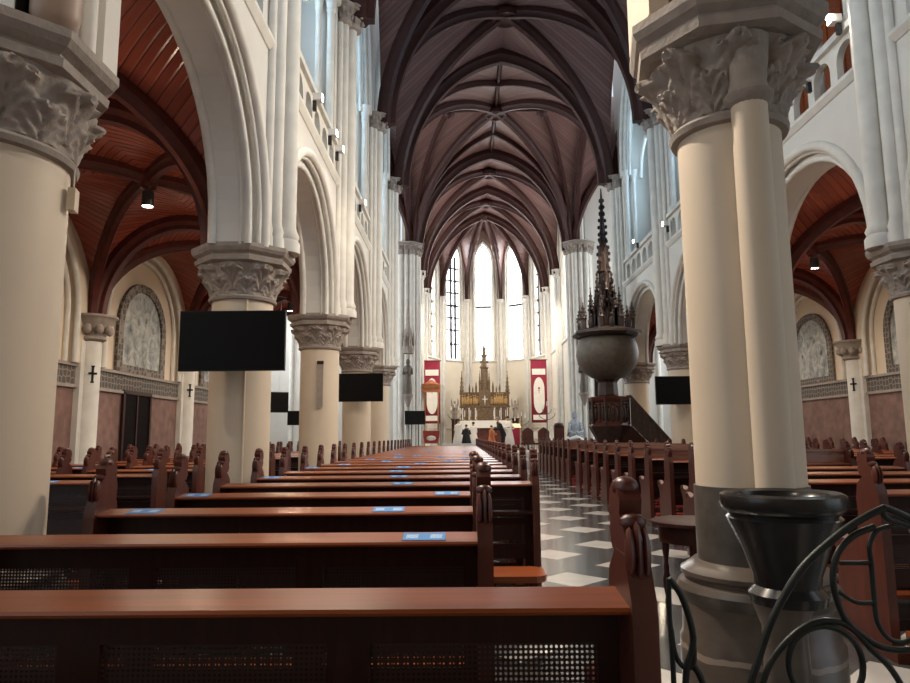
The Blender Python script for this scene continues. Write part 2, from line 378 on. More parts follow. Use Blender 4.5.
walls = {}
for s, nm in ((-1, 'left'), (1, 'right')):
    # arcade wall: outer order, inner order
    mb = MB()
    mid = [(a + b) / 2 for a, b in zip(PY[:-1], PY[1:])]
    slab(mb, cyl_map(s, 3.90, 4.00), PY[0] - .3, PY[-1] + .3, 3.70, 6.3, [(c, 1.92, 3.95, 1.90) for c in mid])
    slab(mb, cyl_map(s, 4.00, 4.46), PY[0] - .3, PY[-1] + .3, 3.70, 6.3, [(c, 1.80, 3.95, 1.74) for c in mid])
    slab(mb, cyl_map(s, 4.46, 4.52), PY[0] - .3, PY[-1] + .3, 3.70, 6.3, [(c, 1.86, 3.95, 1.80) for c in mid])
    # pier masses, clerestory front with tall arched openings, gallery floor and back
    up = [((a + b) / 2, 1.78, 10.0, 4.0) for a, b in zip(PY[:-1], PY[1:])]
    slab(mb, cyl_map(s, 3.92, 4.25), PY[0] - .3, PY[-1] + .3, 6.3, 15.2, up)
    for y in PY: mb.box(min(AX + s * 4.25, AX + s * 4.95), max(AX + s * 4.25, AX + s * 4.95), y - .42, y + .42, 6.3, 15.2)
    mb.box(min(AX + s * 4.2, AX + s * 5.0), max(AX + s * 4.2, AX + s * 5.0), PY[0] - .3, PY[-1] + .3, 6.2, 6.36)
    slab(mb, cyl_map(s, 4.95, 5.2), PY[0] - .3, PY[-1] + .3, 8.3, 15.2, [((a + b) / 2 + o, .42, 11.0, .95) for i_, (a, b) in enumerate(zip(PY[:-1], PY[1:])) for o in (-.72, .72) if not (s > 0 and i_ == 1)])
    mb.box(min(AX + s * 4.95, AX + s * 5.2), max(AX + s * 4.95, AX + s * 5.2), PY[0] - .3, PY[-1] + .3, 6.2, 8.3)
    W = struct('wall_' + nm, mb, M['wall']); walls[s] = W
    # archivolt mouldings, one per bay
    for a, b in zip(PY[:-1], PY[1:]):
        c = (a + b) / 2; mb = MB()
        for t, w, z, r in ((3.885, 1.99, 3.95, .075), (3.93, 1.915, 3.95, .035), (4.02, 1.80, 3.95, .045), (4.11, 1.80, 3.95, .018), (4.44, 1.80, 3.95, .05)):
            P = [(AX + s * t, c + u, zz) for u, zz in [(-w, 3.70)] + arch(w, z, w * .98, 12) + [(w, 3.70)]]
            mb.tube(P, r, 8)
        o = mb.build('archivolt', M['pale'], W, 60)
    # string course
    mb = MB(); mb.prism([(AX + s * 4.0, 6.22), (AX + s * 3.88, 6.24), (AX + s * 3.82, 6.32), (AX + s * 3.82, 6.37), (AX + s * 3.88, 6.40), (AX + s * 4.0, 6.42)], 'y', PY[0] - .3, PY[-1] + .3)
    mb.build('string_course', M['pale'], W)
    # balustrades of pierced arches
    for a, b in zip(PY[:-1], PY[1:]):
        mb = MB(); y0, y1 = a + .42, b - .42; n = 6; st = (y1 - y0) / n
        slab(mb, cyl_map(s, 3.93, 4.03), y0, y1, 6.46, 7.02, [(y0 + st * (i + .5), st * .36, 6.70, st * .36) for i in range(n)])
        mb.box(min(AX + s * 3.86, AX + s * 4.1), max(AX + s * 3.86, AX + s * 4.1), y0, y1, 7.02, 7.12)
        mb.build('balustrade', M['pale'], W)
        # gallery colonnettes and formeret arch
        mb = MB(); c = (a + b) / 2
        for sg in (-1, 1):
            for (tt, dy, r) in ((4.0, 1.70, .075), (4.22, 1.62, .06)):
                mb.lathe([(r * 1.7, 0), (r * 1.7, .12), (r, .2), (r, 2.55), (r * 1.35, 2.6), (r * 1.1, 2.64), (r * 1.9, 2.9), (r * 2.1, 2.98)], 10, (AX + s * tt, c + sg * dy, 7.1))
        for w, t, r in ((1.80, 3.9, .08), (1.68, 3.98, .06), (1.58, 4.1, .05)):
            mb.tube([(AX + s * t, c + u, z) for u, z in [(-w, 9.9)] + arch(w, 10.0, 4.0 - (1.8 - w), 12) + [(w, 9.9)]], r, 8)
        mb.tube([(AX + s * 4.45, c, 6.36), (AX + s * 4.45, c, 9.8)], .08, 10)
        for sg in (-1, 1):
            mb.tube([(AX + s * 4.45, c + sg * (.8 + u), z) for u, z in arch(.78, 9.8, 1.1, 8)], .07, 8)
        mb.build('gallery_tracery', M['pale'], W, 50)
    # clerestory windows
    for k, (a, b) in enumerate(zip(PY[:-1], PY[1:])):
        if s > 0 and k == 1:
            mb = MB(); mb.box(AX + 4.88, AX + 4.96, a + .42, b - .42, 6.36, 12.5)
            for q in range(9): mb.box(AX + 4.86, AX + 4.9, a + .45 + .47 * q, a + .48 + .47 * q, 6.36, 12.5)
            mb.build('gallery_panelling', M['pew'], W, 0); continue
        for j, o in enumerate((-.72, .72)):
            c = (a + b) / 2 + o
            P = [(c - .43, 8.28)] + [(c + u, z) for u, z in arch(.43, 11.0, .97)] + [(c + .43, 8.28)]
            mb = MB(); mb.add([(AX + s * 5.12, u, z) for u, z in P], [tuple(range(len(P)))])
            wn = struct('window_%d' % (1 + k * 2 + j + (0 if s < 0 else 8)), mb, M['cpane'], 0)
            mb = MB()
            for z in (9.2, 10.1): mb.box(min(AX + s * 5.02, AX + s * 5.1), max(AX + s * 5.02, AX + s * 5.1), c - .42, c + .42, z - .025, z + .025)
            mb.build('window_frame', M['pale'], wn, 0)

# small wall capital used at vault springings
def cap_geo(mb, c, r, h, k=1.55, leaves=8):
    mb.lathe([(r * 1.02, 0), (r * 1.18, .02 * h / .4), (r * 1.18, .06 * h / .4), (r * 1.0, .08 * h / .4), (r * 1.08, .4 * h), (r * k * .86, .74 * h), (r * k, .78 * h)], 16, c)
    mb.lathe([(r * k * 1.06, .76 * h), (r * k * 1.12, .84 * h), (r * k * 1.02, .88 * h), (r * k * 1.18, .94 * h), (r * k * 1.18, h)], 8, c, PI / 8)
    for row, (zf, rf, sz) in enumerate(((.36, 1.22, .16), (.62, 1.46, .2))):
        for i in range(leaves):
            a = 2 * PI * (i + .5 * row) / leaves; R = r * rf * (k / 1.55) ** .6
            mb.ell((c[0] + R * math.cos(a), c[1] + R * math.sin(a), c[2] + zf * h), (sz * r * 1.5, sz * r * 1.5, sz * h * .95), 7, 5)

# wall shafts from pier capitals to the nave vault
for s, nm in ((-1, 'left'), (1, 'right')):
    for i, y in enumerate(PY):
        if s < 0 and i == 0: continue
        mb = MB()
        mb.box(min(AX + s * 3.80, AX + s * 4.0), max(AX + s * 3.80, AX + s * 4.0), y - .3, y + .3, 3.76, 9.7)
        for dx, dy, r in ((3.72, 0, .125), (3.80, -.22, .08), (3.80, .22, .08), (3.87, -.33, .055), (3.87, .33, .055)):
            mb.lathe([(r * 1.45, -.04), (r * 1.45, .08), (r * 1.2, .13), (r * 1.35, .18), (r * 1.1, .25), (r, .3), (r, 5.9)], 14, (AX + s * dx, y + dy, 3.76))
        o = mb.build('wall_shaft', M['pale'], walls[s], 50)
        mb = MB()
        cap_geo(mb, (AX + s * 3.70, y, 9.66), .17, .46, 1.6, 6); cap_geo(mb, (AX + s * 3.80, y - .26, 9.66), .12, .42, 1.5, 6); cap_geo(mb, (AX + s * 3.80, y + .26, 9.66), .12, .42, 1.5, 6)
        o = mb.build('wall_capital', M['stone'], walls[s], 50)

# ------------------------------------------------------------------ nave, crossing, choir and apse vaults
ceil = None
ZS, RISE = 9.9, 4.9
def add_vault(name, cx, cy, wx, wy, zs, rise, web, ribm, ra, rd, boss=True, ridge=False, n=14):
    mb = MB(); PF = vault(mb, cx, cy, wx, wy, zs, rise, n, -1 if wx < 3 else 1)
    o = struct(name, mb, web, 30)
    sl = o.modifiers.new('thickness', 'SOLIDIFY'); sl.thickness = .12; sl.offset = -1
    for sg in (1, -1):
        d = Vector((wx, sg * wy, 0)).normalized(); rib(o, diag_path(cx, cy, wx, wy, PF, sg), (d.y, -d.x, 0), ra, rd, ribm)
    if ridge:
        rib(o, [(cx, cy - wy + .1 * i * wy, zs + rise) for i in range(21)], (1, 0, 0), ra * .55, rd * .5, ribm)
        rib(o, [(cx - wx + .1 * i * wx, cy, zs + rise) for i in range(21)], (0, 1, 0), ra * .55, rd * .5, ribm)
    if boss:
        mb = MB(); k_ = ra / .15 if ra > .12 else .3; mb.lathe([(.05, .06), (.34 * k_, .05), (.36 * k_, 0), (.42 * k_, -.02), (.46 * k_, .03), (.46 * k_, .16), (.3 * k_, .3)], 28, (cx, cy, zs + rise - rd * 1.15))
        mb.build('boss', ribm, o, 40)
    return o, PF
def trans_rib(o, cx, y, wx, PF, a, d, m_):
    n = 20; rib(o, [(cx + wx * math.sin(PI / 2 * i / n), y, PF(math.sin(PI / 2 * i / n))) for i in range(-n, n + 1)], (0, 1, 0), a, d, m_)
W_ = 3.66; nave_last = None
for k, (a, b) in enumerate(zip(PY[:-1], PY[1:])):
    o, PF = add_vault('ceiling_nave_%s' % ORD[k], AX, (a + b) / 2, W_, (b - a) / 2, ZS, RISE, M['vault'], M['rib'], .15, .3)
    trans_rib(o, AX, a, W_, PF, .2, .42, M['rib']); nave_last = o
o, PF = add_vault('ceiling_crossing', AX, (PY[-1] + CR) / 2, W_, (CR - PY[-1]) / 2, ZS, RISE, M['vault'], M['rib'], .15, .3, ridge=True)
trans_rib(o, AX, PY[-1], W_, PF, .22, .45, M['rib']); trans_rib(o, AX, CR, W_, PF, .22, .45, M['rib'])
cyc = (PY[-1] + CR) / 2; wyc = (CR - PY[-1]) / 2
for sx in (-1, 1):                            # extra star ribs of the crossing vault
    for sy in (-1, 1):
        for (mx, my) in ((.52, 0), (0, .5)):
            P = []
            for i in range(13):
                q = i / 12; t = 1 - q
                x = sx * (t + q * mx); y = sy * (t + q * my)
                P.append((AX + W_ * x, cyc + wyc * y, PF(min(abs(x), abs(y))) if i < 12 else ZS + RISE))
            d = Vector((P[-1][0] - P[0][0], P[-1][1] - P[0][1], 0)).normalized(); rib(o, P, (d.y, -d.x, 0), .09, .2, M['rib'])
for s in (-1, 1):
    mb = MB(); mb.lathe([(.06, -.1), (.2, 0), (.24, .12), (.15, .22)], 12, (AX + s * W_ * .52, cyc, ZS + RISE - .32)); mb.build('boss', M['rib'], o, 40)
o, PF = add_vault('ceiling_choir_first', AX, (CR + CH) / 2, W_, (CH - CR) / 2, ZS, RISE, M['vault'], M['rib'], .15, .3); trans_rib(o, AX, CH, W_, PF, .2, .42, M['rib'])
o, PF = add_vault('ceiling_choir_second', AX, (AP + CH) / 2, W_, (AP - CH) / 2, ZS, RISE, M['vault'], M['rib'], .15, .3); trans_rib(o, AX, AP, W_, PF, .2, .42, M['rib'])
# transept arms
for s, nm in ((-1, 'left'), (1, 'right')):
    o, _ = add_vault('ceiling_transept_' + nm, AX + s * (W_ + 4.1), cyc, 4.1, wyc, ZS, RISE, M['vault'], M['rib'], .15, .3)
    mb = MB()
    n = 20; rib(o, [(AX + s * (W_ + .22), cyc + wyc * math.sin(PI / 2 * i / n), PF(math.sin(PI / 2 * i / n))) for i in range(-n, n + 1)], (1, 0, 0), .16, .22, M['rib'], 'arch_rib')

APSE = [(AX - 3.6, AP), (-1.2, 42.72), (.41, 43.85), (2 * AX - .41, 43.85), (2 * AX + 1.2, 42.72), (AX + 3.6, AP)]
BOSS = (AX, AP)
PA = prof(3.5, ZS, RISE)
mbw = MB(); F = []
N_ = 14
for k in range(5):
    A, B = Vector(APSE[k]), Vector(APSE[k + 1]); V = []; UVs = []; fs = []
    rs = [math.sin(PI / 2 * i / N_) for i in range(N_ + 1)]; vs_ = [-t for t in reversed(rs[1:])] + rs
    for r in rs:
        for v in vs_:
            p = Vector(BOSS).lerp(A.lerp(B, (v + 1) / 2), r); V.append((p.x, p.y, PA(min(r, abs(v)))))
    m = len(vs_)
    for i in range(N_):
        for j in range(m - 1):
            f = (i * m + j, i * m + j + 1, (i + 1) * m + j + 1, (i + 1) * m + j); fs.append(f)
            UVs.append([(V[q][0] * .5 + V[q][1] * .5, V[q][2] * 1.3) for q in f])
    mbw.add(V, fs, UVs)
apse_v = struct('ceiling_apse', mbw, M['vault'], 30)
for k in range(1, 5):
    c = Vector(APSE[k]); n = 14; P = []
    for i in range(n + 1):
        t = 1 - math.sin(PI / 2 * i / n) if False else math.cos(PI / 2 * i / n)
        p = Vector(BOSS).lerp(c, t); P.append((p.x, p.y, PA(t)))
    d = (Vector(BOSS) - c).normalized(); rib(apse_v, P, (d.y, -d.x, 0), .11, .26, M['rib'])
mb = MB(); mb.lathe([(.1, -.2), (.3, 0), (.33, .12), (.2, .25)], 16, (BOSS[0], BOSS[1], ZS + RISE - .35)); mb.build('boss', M['rib'], apse_v)

# apse walls and windows
mb = MB()
wk = 17
for k in range(5):
    A, B = Vector(APSE[k]), Vector(APSE[k + 1]); L = (B - A).length; d = (B - A) / L; nrm = Vector((-d.y, d.x))
    if nrm.dot(A - Vector(BOSS)) < 0: nrm = -nrm
    f = lambda u, z, dd, A=A, d=d, nrm=nrm: ((A + d * u + nrm * .45 * dd).x, (A + d * u + nrm * .45 * dd).y, z)
    hw = .52 if 0 < k < 4 else .42
    slab(mb, f, 0, L, 6.2, 15.2, [(L / 2, hw, 12.6, 1.25)])
    mb.add([f(u, z, dd) for dd in (0, 1) for z in (0, 6.2) for u in (0, L)], [(0, 1, 3, 2), (4, 6, 7, 5), (0, 4, 5, 1), (2, 3, 7, 6), (0, 2, 6, 4), (1, 5, 7, 3)])
apw = struct('wall_apse', mb, M['apse'])
for k in range(5):
    A, B = Vector(APSE[k]), Vector(APSE[k + 1]); L = (B - A).length; d = (B - A) / L; nrm = Vector((-d.y, d.x))
    if nrm.dot(A - Vector(BOSS)) < 0: nrm = -nrm
    g = lambda u, z, o, A=A, d=d, nrm=nrm: ((A + d * u + nrm * o).x, (A + d * u + nrm * o).y, z)
    hw = .53 if 0 < k < 4 else .43
    P = [(L / 2 - hw, 6.18)] + [(L / 2 + u, z) for u, z in arch(hw, 12.6, 1.27)] + [(L / 2 + hw, 6.18)]
    m1 = MB(); m1.add([g(u, z, .3) for u, z in P], [tuple(range(len(P)))]); wn = struct('window_%d' % wk, m1, M['apane'], 0); wk += 1
    m1 = MB(); h = hw - .03
    def bar(u0, u1, z0, z1): m1.add([g(u, z, o) for o in (.2, .28) for z in (z0, z1) for u in (u0, u1)], [(0, 1, 3, 2), (4, 6, 7, 5), (0, 4, 5, 1), (2, 3, 7, 6), (0, 2, 6, 4), (1, 5, 7, 3)])
    bar(L / 2 - h, L / 2 + h, 9.6, 9.75)
    if k in (0, 1, 4):
        us = (L / 2 - h * .1, L / 2 + h * .55) if k == 1 else (L / 2 - h * .5, L / 2 + h * .5)
        for u in us: bar(u - .075, u + .075, 6.25, 12.9)
        for z in (7.2, 8.1, 8.9, 10.5, 11.3, 12.1): bar(L / 2 - h, L / 2 + h, z - .055, z + .055)
    m1.build('window_frame', M['lead'], wn, 0)
    m1 = MB()
    for w2, o, r in ((hw + .12, -.03, .07), (hw + .02, .04, .05), (hw + .3, -.02, .06)):
        m1.tube([g(L / 2 + u, z, o) for u, z in [(-w2, 6.3)] + arch(w2, 12.6, 1.27 + (w2 - hw), 10) + [(w2, 6.3)]], r, 8)
    m1.build('window_surround', M['pale'], apw, 50)
    m1 = MB(); m1.tube([g(u, 6.12, -.03) for u in (0, L / 2, L)], .07, 8); m1.tube([g(u, 1.9, -.02) for u in (0, L / 2, L)], .05, 8); m1.build('string_course', M['pale'], apw, 50)
for k in range(1, 5):
    p = Vector(APSE[k]).lerp(Vector(BOSS), .035); mb = MB()
    mb.lathe([(.2, 0), (.2, .4), (.13, .5), (.13, 9.4)], 14, (p.x, p.y, .6))
    for q in (-1, 1):
        e = Vector(APSE[k]).lerp(Vector(APSE[k + q]), .1).lerp(Vector(BOSS), .02); mb.lathe([(.08, 0), (.08, 9.4)], 10, (e.x, e.y, .6))
    mb.build('wall_shaft', M['pale'], apw, 50)
    mb = MB(); cap_geo(mb, (p.x, p.y, 9.75), .14, .34, 1.5, 6); mb.build('wall_capital', M['pale'], apw, 50)

# choir walls
for s, nm in ((-1, 'left'), (1, 'right')):
    mb = MB(); X0, X1 = AX + s * 3.75, AX + s * 4.2
    mb.box(min(X0, X1), max(X0, X1), CR, AP + .4, 0, 6.2)
    slab(mb, cyl_map(s, 3.75, 4.2), CR, AP + .4, 6.2, 15.2, [((CR + CH) / 2, .7, 12.2, 1.4), ((CH + AP) / 2, .6, 12.2, 1.4)])
    W = struct('wall_choir_' + nm, mb, M['apse'])
    for yy, w in (((CR + CH) / 2, .71), ((CH + AP) / 2, .61)):
        P = [(yy - w, 6.15)] + [(yy + u, z) for u, z in arch(w, 12.2, 1.42)] + [(yy + w, 6.15)]
        m1 = MB(); m1.add([(AX + s * 4.1, u, z) for u, z in P], [tuple(range(len(P)))]); wn = struct('window_%d' % wk, m1, M['apane'], 0); wk += 1
        m1 = MB()
        for u in (-.2, .2): m1.box(min(AX + s * 4.0, AX + s * 4.08), max(AX + s * 4.0, AX + s * 4.08), yy + u - .03, yy + u + .03, 6.2, 13.2)
        for z in (7.4, 8.6, 9.8, 11, 12.2): m1.box(min(AX + s * 4.0, AX + s * 4.08), max(AX + s * 4.0, AX + s * 4.08), yy - w, yy + w, z - .03, z + .03)
        m1.build('window_frame', M['lead'], wn, 0)
    mb = MB()
    for yy in (CH, AP):
        for dx, dy, r in ((3.58, 0, .14), (3.68, -.22, .09), (3.68, .22, .09), (3.72, -.42, .07), (3.72, .42, .07)):
            mb.lathe([(r * 1.7, 0), (r * 1.7, .4), (r, .55), (r, 9.1)], 14, (AX + s * dx, yy + dy, .6))
    mb.tube([(AX + s * 3.73, CR, 6.12), (AX + s * 3.73, AP, 6.12)], .07, 8)
    mb.build('wall_shaft', M['pale'], W, 50)
    mb = MB()
    for yy in (CH, AP):
        cap_geo(mb, (AX + s * 3.62, yy, 9.68), .19, .44, 1.5, 6); cap_geo(mb, (AX + s * 3.68, yy - .26, 9.68), .12, .4, 1.4, 6); cap_geo(mb, (AX + s * 3.68, yy + .26, 9.68), .12, .4, 1.4, 6)
    mb.build('wall_capital', M['pale'], W, 50)

# transept walls and windows
for s, nm in ((-1, 'left'), (1, 'right')):
    mb = MB(); t1 = 11.6
    def bx(ta, tb, y0, y1, z0, z1): mb.box(min(AX + s * ta, AX + s * tb), max(AX + s * ta, AX + s * tb), y0, y1, z0, z1)
    bx(3.95, t1 + .3, PY[-1] - .05, PY[-1] + .25, 5.85, 15.2); bx(8.7, t1 + .3, PY[-1] - .05, PY[-1] + .25, 0, 5.9)
    bx(4.3, t1 + .3, CR, CR + .4, 0, 15.2)
    bx(t1, t1 + .35, PY[-1], CR, 0, 4.2)
    slab(mb, cyl_map(s, t1, t1 + .35), PY[-1], CR, 4.2, 15.2, [(cyc + o, .8, 11, 1.5) for o in (-2.4, 0, 2.4)])
    W = struct('wall_transept_' + nm, mb, M['wall'])
    for o in (-2.4, 0, 2.4):
        P = [(cyc + o - .82, 4.15)] + [(cyc + o + u, z) for u, z in arch(.82, 11, 1.53)] + [(cyc + o + .82, 4.15)]
        m1 = MB(); m1.add([(AX + s * (t1 + .25), u, z) for u, z in P], [tuple(range(len(P)))]); wn = struct('window_%d' % wk, m1, M['tpane'], 0); wk += 1
        m1 = MB(); X0, X1 = sorted((AX + s * (t1 + .1), AX + s * (t1 + .2)))
        m1.box(X0, X1, cyc + o - .04, cyc + o + .04, 4.2, 12.3)
        for z in (5.5, 7, 8.5, 10): m1.box(X0, X1, cyc + o - .8, cyc + o + .8, z - .03, z + .03)
        m1.build('window_frame', M['lead'], wn, 0)
    mb = MB()
    for t in (5.1, 5.35, 5.9, 6.5, 6.75, 7.4, 8.0, 8.25, 9.2, 10.3):
        mb.lathe([(.16, 0), (.16, .5), (.1, .6), (.1, 9.3)], 12, (AX + s * t, CR - .02, 0))
    mb.build('wall_shaft', M['pale'], W, 50)

# ------------------------------------------------------------------ aisles
for s, nm in ((-1, 'left'), (1, 'right')):
    mb = MB(); T = 8.80
    bays = [(PY[0] - 4.75, PY[0])] + list(zip(PY[:-1], PY[1:])) if False else list(zip(PY[:-1], PY[1:]))
    mb.box(min(AX + s * (T + .02), AX + s * (T + .4)), max(AX + s * (T + .02), AX + s * (T + .4)), PY[0] - .2, PY[-1], 0, 6.4)
    slab(mb, cyl_map(s, T - .12, T + .02), PY[0] - .2, PY[-1], 2.86, 6.4, [((a + b) / 2, 1.85, 3.8, 1.8) for a, b in bays])
    W = struct('wall_aisle_' + nm, mb, M['cream'])
    for a, b in bays:
        c = (a + b) / 2; mb = MB()
        for w, t, r in ((1.86, T - .13, .06), (1.72, T - .02, .05)):
            mb.tube([(AX + s * t, c + u, z) for u, z in [(-w, 2.86)] + arch(w, 3.8, 1.8 * w / 1.85, 12) + [(w, 2.86)]], r, 8)
        mb.build('wall_arch', M['pale'], W, 50)
        mb = MB(); x0, x1 = sorted((AX + s * (T - .03), AX + s * (T + .03))); mb.box(x0, x1, a + .3, b - .3, .0, 2.42); mb.build('dado', M['dado'], W, 0)
        mb = MB(); x0, x1 = sorted((AX + s * (T - .05), AX + s * (T + .03))); mb.box(x0, x1, a + .3, b - .3, 2.46, 2.80); mb.build('frieze', M['frieze'], W, 0)
        mb = MB(); x0, x1 = sorted((AX + s * (T - .09), AX + s * (T + .03))); mb.box(x0, x1, a + .3, b - .3, 2.40, 2.46); mb.box(x0, x1, a + .3, b - .3, 2.80, 2.86); mb.build('frieze_moulding', M['stone'], W, 0)
    for i, y in enumerate(PY):
        mb = MB(); x0, x1 = sorted((AX + s * (T - .14), AX + s * (T + .05))); mb.box(x0, x1, y - .32, y + .32, 0, 3.3)
        mb.lathe([(.26, 0), (.26, .3), (.19, .4), (.19, 3.36)], 16, (AX + s * (T - .14), y, 0))
        sh = mb.build('wall_pilaster', M['pale'], W, 50)
        mb = MB(); mb.lathe([(.19, 0), (.25, .04), (.25, .08), (.2, .1), (.24, .22), (.36, .36), (.38, .42), (.44, .46), (.44, .5)], 14, (AX + s * (T - .16), y, 3.3))
        for k in range(9):
            a_ = 2 * PI * k / 9; mb.ell((AX + s * (T - .16) + .3 * math.cos(a_), y + .3 * math.sin(a_), 3.53), (.08, .08, .1), 7, 5)
        mb.build('corbel_capital', M['stone'], W, 50)
        mb = MB(); q = .197 * .7071; cc = (AX + s * (T - .14) - s * q, y - q); tg = (.7071, -s * .7071)
        mb.obox(cc, tg, .018, .008, 2.52, 2.82); mb.obox(cc, tg, .075, .008, 2.66, 2.70); mb.obox(cc, tg, .03, .008, 2.50, 2.53); mb.obox(cc, tg, .03, .008, 2.80, 2.83)
        mb.build('consecration_cross', M['black'], W, 0)
    # vault
    inner, outer = 4.5, T - .1; cx = AX + s * (inner + outer) / 2; wx = (outer - inner) / 2
    for k, (a, b) in enumerate(bays):
        o, PF = add_vault('ceiling_aisle_%s_%s' % (nm, ORD[k]), cx, (a + b) / 2, wx, (b - a) / 2, 3.76, 1.98, M['avault'], M['arib'], .10, .2)
        trans_rib(o, cx, a, wx, PF, .17, .26, M['arib'])
        if k == len(bays) - 1: trans_rib(o, cx, b, wx, PF, .17, .26, M['arib'])

# murals
def mural(s, c, label):
    T = 8.80; X = AX + s * (T + .01)
    t = thing('mural', label, 'mural', (X, c, 2.87))
    def ring(w0, w1, zb, zs0, r0, r1, x):
        m1 = MB(); A = [(-w0, 0)] + arch(w0, zs0, r0, 10) + [(w0, 0)]; B = [(-w1, zb)] + arch(w1, zs0, r1, 10) + [(w1, zb)]
        n = len(A); vs = [(x0, u, z) for x0 in (0, x) for (u, z) in A] + [(x0, u, z) for x0 in (0, x) for (u, z) in B]; fs = []
        for i in range(n):
            j = (i + 1) % n
            fs += [(n + i, n + j, 3 * n + j, 3 * n + i), (i, j, n + j, n + i), (2 * n + i, 3 * n + i, 3 * n + j, 2 * n + j)]
        m1.add(vs, fs); return m1
    ring(1.17, .95, .16, .95, 1.1, .92, -s * .07).build('frame', M['frieze'], t, 30)
    m1 = MB(); P = [(-.96, .15)] + arch(.96, .95, .93, 10) + [(.96, .15)]; m1.prism([(u, z) for u, z in P], 'x', -s * .005, -s * .025); pn = m1.build('painting', M['mural'], t, 0)
    m1 = MB(); rr = random.Random(int(c * 10))
    for i, u in enumerate((-.55, -.2, .18, .55)):       # plain robed figures in low relief
        h = .62 + .25 * rr.random() + (.2 if abs(u) < .3 else 0); x = -s * .03
        m1.ell((x, u, .2 + h * .45), (.03, .15, h * .5), 8, 6); m1.ell((x, u, .22 + h), (.035, .065, .08), 8, 6)
    m1.ell((-s * .03, 0, 1.5), (.03, .2, .2), 8, 6)
    m1.build('relief_figures', M['mural'], pn, 60)
for s in (-1, 1):
    for k, (a, b) in enumerate(zip(PY[:-1], PY[1:])):
        if s < 0 and k < 1: continue
        if s > 0 and k < 2: continue
        mural(s, (a + b) / 2, {(-1, 1): 'arched mural panel on left aisle wall, nearest to the big left pier', (-1, 2): 'arched grey relief mural above the dark doorway in the left aisle',
              (-1, 3): 'arched mural partly hidden behind the large hanging television on the left', (1, 2): 'arched mural behind the pier at the right edge of the photo',
              (1, 3): 'arched grey green mural in right aisle, right of the big near pillar'}[(s, k)])
# dark doorway in left aisle
mb = MB(); x0 = AX - 8.80; mb.box(x0 - .02, x0 + .07, 14.75, 16.0, .0, 2.42); d = struct('door_1', mb, M['doorwood'], 0)
mb = MB(); mb.box(x0 + .05, x0 + .10, 14.7, 14.78, 0, 2.46); mb.box(x0 + .05, x0 + .10, 15.97, 16.05, 0, 2.46); mb.box(x0 + .05, x0 + .1, 14.7, 16.05, 2.40, 2.48); mb.build('door_frame', M['pewdk'], d, 0)
mb = MB(); mb.box(x0 + .065, x0 + .09, 15.34, 15.40, 0, 2.4); mb.build('door_leaf_edge', M['pewdk'], d, 0)

# ------------------------------------------------------------------ piers
def capital_mesh(r, h=.38, n=8, fl=1.0):
    """bell with two rows of acanthus leaves and scrolling volutes in relief"""
    mb = MB(); na, nz = n * 26, 38; ex = math.exp
    def leaf(a, t, z0, z1, wd, proj):
        q = (t - z0) / (z1 - z0)
        if q <= 0 or q >= 1: return 0
        w = wd * (.62 + .38 * math.sin(PI * min(1, q * .85 + .12))) * (1 + .13 * math.cos(q * 24)) * math.sqrt(max(0, 1 - max(0, (q - .7) / .3) ** 2))
        if w < .02 or abs(a) >= w: return 0
        m = 1 - (a / w) ** 2
        return proj * (.30 + .70 * q ** 1.6) * m ** .4 + .010 * math.cos(abs(a) * 14 - q * 16) * m - .014 * ex(-(a / .07) ** 2) * (1 - q * .6)
    vs = []
    for i in range(nz + 1):
        t = i / nz
        for k in range(na):
            th = 2 * PI * k / na; x = th * n / (2 * PI)
            a1 = 2 * (x - math.floor(x) - .5); x2 = x + .5; a2 = 2 * (x2 - math.floor(x2) - .5)
            R = r + .012 + .105 * fl * t ** 2.0
            L = max(leaf(a1, t, .02, .56, .88, .055), leaf(a2, t, .14, .95, .76, .07 * fl))
            for aa, tc, sz in ((a2, .82, .05), (a1, .48, .035), (abs(a1) - .5, .80, .055), (abs(a2) - .5, .45, .03)):
                u, v = aa / .34, (t - tc) / .17; ro = math.sqrt(u * u + v * v)
                if ro < 2: L += sz * ex(-ro * ro * 1.3) * (.72 + .28 * math.cos(6.5 * ro + math.atan2(v, u)))
            R += L; vs.append((R * math.cos(th), R * math.sin(th), t * h))
    mb.add(vs, [(i * na + k, i * na + (k + 1) % na, (i + 1) * na + (k + 1) % na, (i + 1) * na + k) for i in range(nz) for k in range(na)])
    mb.lathe([(r - .01, -.06), (r + .035, -.05), (r + .045, -.02), (r + .03, .0), (r + .0, .015)], 40)
    return mb
def abacus_mesh(R):
    mb = MB(); mb.lathe([(R * .86, 0), (R * .96, .02), (R * .97, .07), (R * .92, .085), (R * .92, .1), (R * 1.0, .13), (R * 1.04, .17), (R * 1.04, .22)], 8, (0, 0, 0), PI / 8)
    return mb
CAPS = {}
